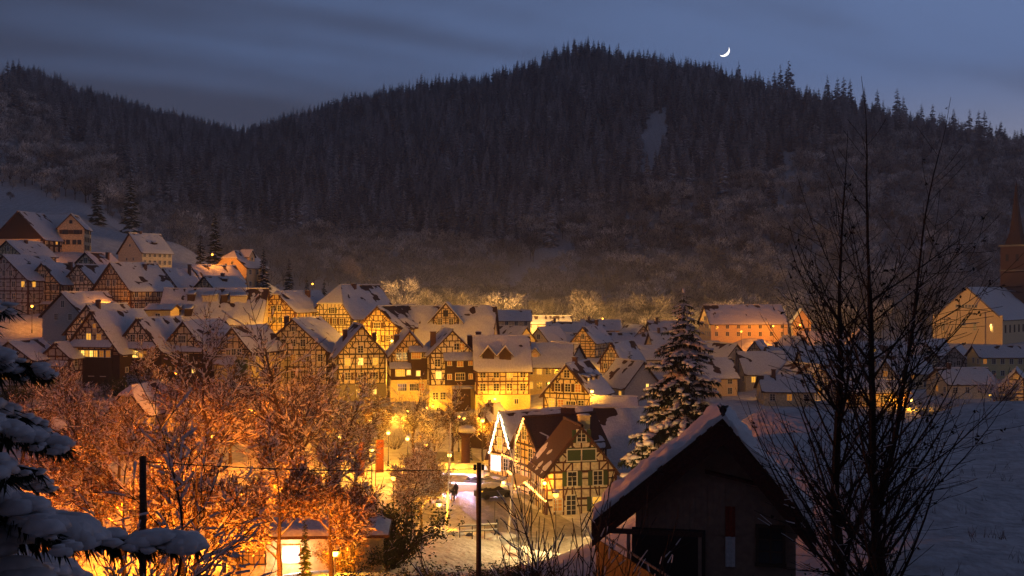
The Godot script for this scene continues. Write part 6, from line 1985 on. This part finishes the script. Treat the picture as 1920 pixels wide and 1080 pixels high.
	for q in [[30, 165, 1.3, "dark hedge at the end of the low porch house"], [75, 170, 1.2, "dark hedge beneath the low porch house"], [130, 168, 1.3, "dark hedge under the house with the longest lit window band"], [185, 171, 1.2, "dark garden bush at the foot of the dark boarding, below the window band"], [235, 172, 1.3, "dark garden bush below the house with one bright band window"], [290, 172, 1.2, "dark garden bush between the two boarded fronts"], [335, 174, 1.2, "dark garden bush by the lane lamp"], [385, 172, 1.4, "dark garden bush beside the ivy-cornered house"], [440, 168, 1.3, "dark garden bush before the yellow ground floor"], [490, 172, 1.4, "dark garden bush at the gap beside the pale house"], [165, 155, 1.2, "dark bush on the bank above the yellow cottage"], [60, 150, 1.3, "dark bush on the bank above the snowy cottage"], [310, 160, 1.2, "dark bush on the bank above the streaky roof"], [415, 160, 1.2, "dark bush on the bank beside the streaky roof"], [110, 140, 1.2, "dark bush between the snowy and the yellow cottage"]]:
		shrub_thing("garden_bush", (dk if rng.randf() < 0.5 else sh)[rng.randi() % 2], q[3], on_land(q[0], q[1]), rr(0, 360), Vector3(q[2] * 1.5, q[2] * rr(0.6, 1.1), q[2] * 1.2), "dark garden bushes")
	var glow_p := on_land(640, 74)
	shrub_thing("bush", shrub_mesh(333, 2.0, 3.0, 46, "bark", "tree_snow", 0.3, 0.9, "leaf_brown"), "golden glowing bush in front of the pavilion's wall", glow_p, 30.0, Vector3(0.9, 0.75, 0.9))
	var gl := street_lamp(628, 1040, 71.5, 14, "low lamp hidden in the golden glowing bush")
	rng.seed = 77
	for q in [[1400, 100, "bush at the field's edge just past the wooden house's ridge"], [1470, 98, "bush at the field's edge below the dim eave house"], [1540, 101, "bush at the field's edge before the thickest bare trunk"], [1585, 97, "bush at the field's edge just behind the thickest bare trunk"], [1650, 99, "bush at the field's edge between the slender and the tallest trunk"], [1740, 97, "bush at the field's edge past the starry lamp"], [1790, 100, "bush at the field's edge halfway to the brightest lamp"], [1880, 96, "bush at the field's edge beyond the brightest lamp"], [1360, 110, "bush behind the wooden house's snowy roof"], [1440, 118, "bush in the dip beyond the field's edge"]]:
		shrub_thing("hedge_bush", sh[rng.randi() % 3], q[2], on_land(q[0], q[1]), rr(0, 360), Vector3(rr(1.0, 2.0), rr(0.5, 1.0), 1.0), "bushes along the field's edge")
	var gs := MB.new()
	rng.seed = 78
	for k in 420:   # dry stalks that stick out of the field's snow
		var px0 := rr(1380, 1930)
		var d0 := rr(27, 92)
		var p0 := on_land(px0, d0)
		if nf.get_noise_2d(p0.x * 8.0, p0.z * 8.0) < 0.0:
			continue
		for z in 4:
			gs.tube(p0 + rv() * Vector3(0.15, 0, 0.15), p0 + Vector3(rr(-0.15, 0.15), rr(0.15, 0.5), rr(-0.15, 0.15)), 0.008, 0.003, 3)
	var gn := MeshInstance3D.new()
	gn.name = "grass"
	gn.mesh = mesh_of([[gs, M["bark"]]])
	gn.set_meta("kind", "stuff")
	gn.set_meta("label", "dry grass stalks poking out of the snowy field")
	add_child(gn)
	# slim cypress by the white window
	var cy := spruce_mesh(400, 6.0, 0.75, 26, 10, 0.25, "leaf_green", "tree_snow")
	var cp := on_land(572, 72)
	far_spruce(cy, "slim dark columnar conifer in front of the pavilion's white window", cp, 0.4, maxf(((540.0 - 965.0) * 72 / FP - cp.y) / 6.0, 0.5))
	# the glowing fir among the roofs
	var fp := on_land(1181, 236)
	far_spruce(spruce_mesh(401, 6.0, 1.5, 16, 9, 0.5, "needles", "tree_snow"), "little fir with white lights between the middle roofs", fp, 0.0, maxf(((540.0 - 656.0) * 236 / FP - fp.y) / 6.0, 0.5))
	# the tall lit spruce
	var bp := on_land(1282, 108)
	var bh := (540.0 - 545.0) * 108.0 / FP - bp.y
	conifer_thing("spruce_tree", near_spruce(500, bh, 6.5, 30, 11, 95, 0.55), "tall snow-laden spruce beside the wooden house, lit amber from the street", bp)
	# the bare bush at the bottom
	var bo := {"seed": 70, "lev": 2, "seg": [4, 5, 5], "first": [0, 1, 0], "kids": [0, 2, 2], "wob": 0.2, "up": 0.06, "ang": 0.7, "k": 0.55, "rmin": 0.011, "smin": 0.015, "snow": 0.2, "fine": true, "bark": "dark_bark", "len": 3.2, "r": 0.07}
	var gp := on_land(1035, 36)
	var bt := thing("bare_shrub", "large leafless bush below the green-shuttered house", "shrub", gp)
	bt.scale = Vector3(0.85, 1.0, 0.85) * (((540.0 - 880.0) * 36.0 / FP - gp.y) / 5.0)
	for k in 11:
		bo["seed"] = 70 + k
		bo["dir"] = Vector3(sin(k * 0.9) * 0.55, 1.0, cos(k * 0.9) * 0.5).normalized()
		var m := bare_tree(bo)
		part("stem", m[0], bt)
		stuff(part("twigs", m[1], bt))
		stuff(part("branch_snow", m[2], bt))

func near_things() -> void:
	# three bare trunks close by
	for q in [[1585, 26.0, 262, 0.17, 612, "bare tree with the thickest trunk of the three, its tip the lowest"], [1630, 27.5, 195, 0.12, 633, "slender bare tree in the middle of the three, hardly thicker than a pole"], [1664, 25.0, 168, 0.15, 647, "tallest of the three bare trees, reaching above the ridge"]]:
		var p := on_land(q[0], q[1])
		var hh: float = (540.0 - q[2]) * q[1] / FP - p.y
		var o := {"seed": q[4], "lev": 2, "seg": [5, 7, 18], "first": [0, 0, 2], "kids": [0, 2, 3], "wob": 0.06, "up": 0.05, "ang": 0.85, "k": 0.38, "cr": 0.72, "rmin": 0.008, "smin": 0.012, "snow": 0.05, "fine": true, "bark": "dark_bark", "len": (hh + 0.6) * 0.67, "r": q[3]}
		var m := bare_tree(o)
		var t := tree_thing("bare_tree", m, q[5], p, 0.0, 1.0, "")
		var lf := MB.new()
		rng.seed = int(q[4])
		var tw: PackedVector3Array = (m[1] as ArrayMesh).surface_get_arrays(0)[Mesh.ARRAY_VERTEX]
		for k in 130:
			var c: Vector3 = tw[rng.randi() % tw.size()]
			for e in 3:
				var u := rv().normalized() * 0.05
				var w := rv().normalized() * 0.035
				var z := c + rv() * 0.05
				lf.tri(z - u, z + w, z + u)
				lf.tri(z - u, z + u, z - w)
		stuff(part1("withered_leaves", lf, M["dark_bark"], t))
	# the dark bare tree before the orange glow
	var dp := on_land(236, 20)
	for k in 2:
		var o := {"seed": 880 + k, "lev": 3, "seg": [4, 4, 5, 6], "first": [0, 0, 1, 3], "kids": [0, 2, 2, 2], "wob": 0.19, "up": 0.03, "ang": 0.8, "k": 0.56, "rmin": 0.008, "smin": 0.022, "snow": 0.42, "fine": true, "bark": "dark_bark", "len": 5.0 - 0.8 * k, "r": 0.15 - 0.03 * k, "dir": Vector3(0.22 - 0.3 * k, 1.0, 0.05).normalized()}
		tree_thing("bare_tree", bare_tree(o), ["dark bare tree leaning towards the square, snow on its forks", "dark bare tree leaning over the near conifer"][k], dp + Vector3(k * -0.5, 0, 0.4 * k))
	# the snow-laden conifer at the edge
	var cp := Vector3(-5.3, land(-5.3, 9.6), -9.6)
	conifer_thing("spruce_tree", near_spruce(600, 5.9, 3.3, 17, 10, 620, 0.6, 0.05, 0.02, 0.36), "near dark conifer bowed under thick pillows of snow", cp, 0.0)

func smoke() -> void:
	var fm := FogMaterial.new()
	fm.albedo = Color(0.85, 0.82, 0.82)
	fm.density = 0.085
	var ps := [[679, 527, 0.7], [678, 522, 0.8], [676, 516, 1.0], [672, 510, 1.2], [667, 505, 1.4], [660, 500, 1.6], [652, 496, 1.8]]
	var o := thing("chimney_smoke", "thin plume of pale smoke drifting from the inn's chimney", "smoke", at(678, 530, 246))
	o.set_meta("kind", "stuff")
	for q in ps:
		var f := FogVolume.new()
		f.name = "puff"
		f.shape = RenderingServer.FOG_VOLUME_SHAPE_ELLIPSOID
		f.size = Vector3(q[2], q[2] * 1.3, q[2]) * 1.9
		f.material = fm
		f.position = at(q[0], q[1], 246) - o.position
		o.add_child(f, true)

func valley_mist() -> void:
	var fm := FogMaterial.new()
	fm.albedo = Color(0.93, 0.93, 0.95)
	fm.density = 0.0012
	var o := thing("mist", "thin evening mist lying in the valley behind the last roofs", "mist", Vector3(0, -12, -450))
	o.set_meta("kind", "stuff")
	for q in [[-70, 6, 10, 260, 60, 150], [60, 2, 0, 320, 54, 170], [-150, 22, 10, 160, 50, 120]]:
		var f := FogVolume.new()
		f.name = "mist_bank"
		f.shape = RenderingServer.FOG_VOLUME_SHAPE_ELLIPSOID
		f.size = Vector3(q[3], q[4], q[5])
		f.material = fm
		f.position = Vector3(q[0], q[1], q[2])
		o.add_child(f, true)

func sky_image() -> ImageTexture:
	# dusk: deep blue above, paler and warmer to the west (+x), where the sun has gone; long grey streaks of cloud
	var W := 1024
	var Hh := 512
	var im := Image.create(W, Hh, false, Image.FORMAT_RGBAF)
	var n := FastNoiseLite.new()
	n.seed = 12
	n.frequency = 1.0
	n.fractal_octaves = 5
	for y in Hh:
		var el := (0.5 - (y + 0.5) / Hh) * PI
		var up := sin(el)
		for x in W:
			var az := (x + 0.5) / W * TAU
			var dir := Vector3(sin(az) * cos(el), up, -cos(az) * cos(el))
			var west := 0.5 + 0.5 * dir.dot(Vector3(0.87, 0.0, -0.50))
			var t := clampf(up, 0.0, 1.0)
			var zen := Color(0.017, 0.030, 0.072)
			var mid := Color(0.106, 0.162, 0.318)
			var hor := Color(0.250, 0.245, 0.305)
			var c := hor.lerp(mid, smoothstep(0.07, 0.20, t)).lerp(zen, smoothstep(0.22, 0.60, t))
			c = c * lerpf(0.25, 1.10, pow(west, 1.8))
			# clouds lie on a sheet high above and thicken to the east
			var q := Vector2(dir.x, dir.z) / (absf(up) + 0.12)
			q = q.rotated(0.5)
			var m := n.get_noise_3d(q.x * 0.22 + 3.0, q.y * 1.1, 1.0) * 0.8 + n.get_noise_3d(q.x * 0.7, q.y * 3.2, 7.0) * 0.45
			var cover := smoothstep(-0.25, 0.55, m + 1.1 * (0.70 - west))
			# a low bank over the saddle to the east and wisps in the west
			var bank := smoothstep(0.115, 0.15, up + 0.02 * m) * (1.0 - smoothstep(0.165, 0.19, up + 0.02 * m)) * (1.0 - smoothstep(0.64, 0.74, west))
			var cc := Color(0.047, 0.054, 0.088) * (lerpf(0.36, 1.1, west * west) + 1.1 * smoothstep(0.0, 0.8, dir.z))  # clouds behind the eye, out of view, are brightened to light the hill
			c = c.lerp(cc, clampf(cover * 0.72 + bank * 0.5, 0, 0.92))
			c.a = 1.0
			im.set_pixel(x, y, c)
	return ImageTexture.create_from_image(im)

func _ready() -> void:
	nz.seed = 5
	nz.frequency = 0.01
	nf.seed = 9
	nf.frequency = 0.02
	nf.fractal_octaves = 3
	# camera
	var cam := Camera3D.new()
	cam.name = "camera"
	cam.fov = rad_to_deg(2.0 * atan(540.0 / FP))
	cam.near = 0.1
	cam.far = 4000.0
	add_child(cam)
	# sky, exposure, air
	var we := WorldEnvironment.new()
	we.name = "environment"
	var env := Environment.new()
	env.background_mode = Environment.BG_SKY
	var sky := Sky.new()
	var pm := PanoramaSkyMaterial.new()
	pm.panorama = sky_image()
	sky.sky_material = pm
	env.sky = sky
	env.background_energy_multiplier = 0.98
	env.tonemap_mode = Environment.TONE_MAPPER_LINEAR
	env.tonemap_exposure = 1.5
	env.sdfgi_enabled = true
	env.ssao_enabled = true
	env.ssil_enabled = true
	env.volumetric_fog_enabled = true
	env.volumetric_fog_density = 0.0
	env.fog_enabled = FOG > 0.0
	env.fog_density = FOG
	env.fog_light_color = Color(0.85, 0.87, 0.95)
	we.environment = env
	add_child(we)
	# the last light of the western sky
	var sun := DirectionalLight3D.new()
	sun.name = "afterglow"
	sun.light_color = Color(1.0, 0.86, 0.76)
	sun.light_energy = 0.012
	sun.light_angular_distance = 12.0
	sun.shadow_enabled = true
	sun.rotation_degrees = Vector3(-12, 112, 0)
	add_child(sun)
	materials()
	# the land and the town
	var H := town_houses()
	house_pads(H)
	land_points()
	make_land()
	for o in H:
		house(o)
	church()
	chalet()
	forests()
	square()
	park_trees()
	near_things()
	moon()
	smoke()
	valley_mist()
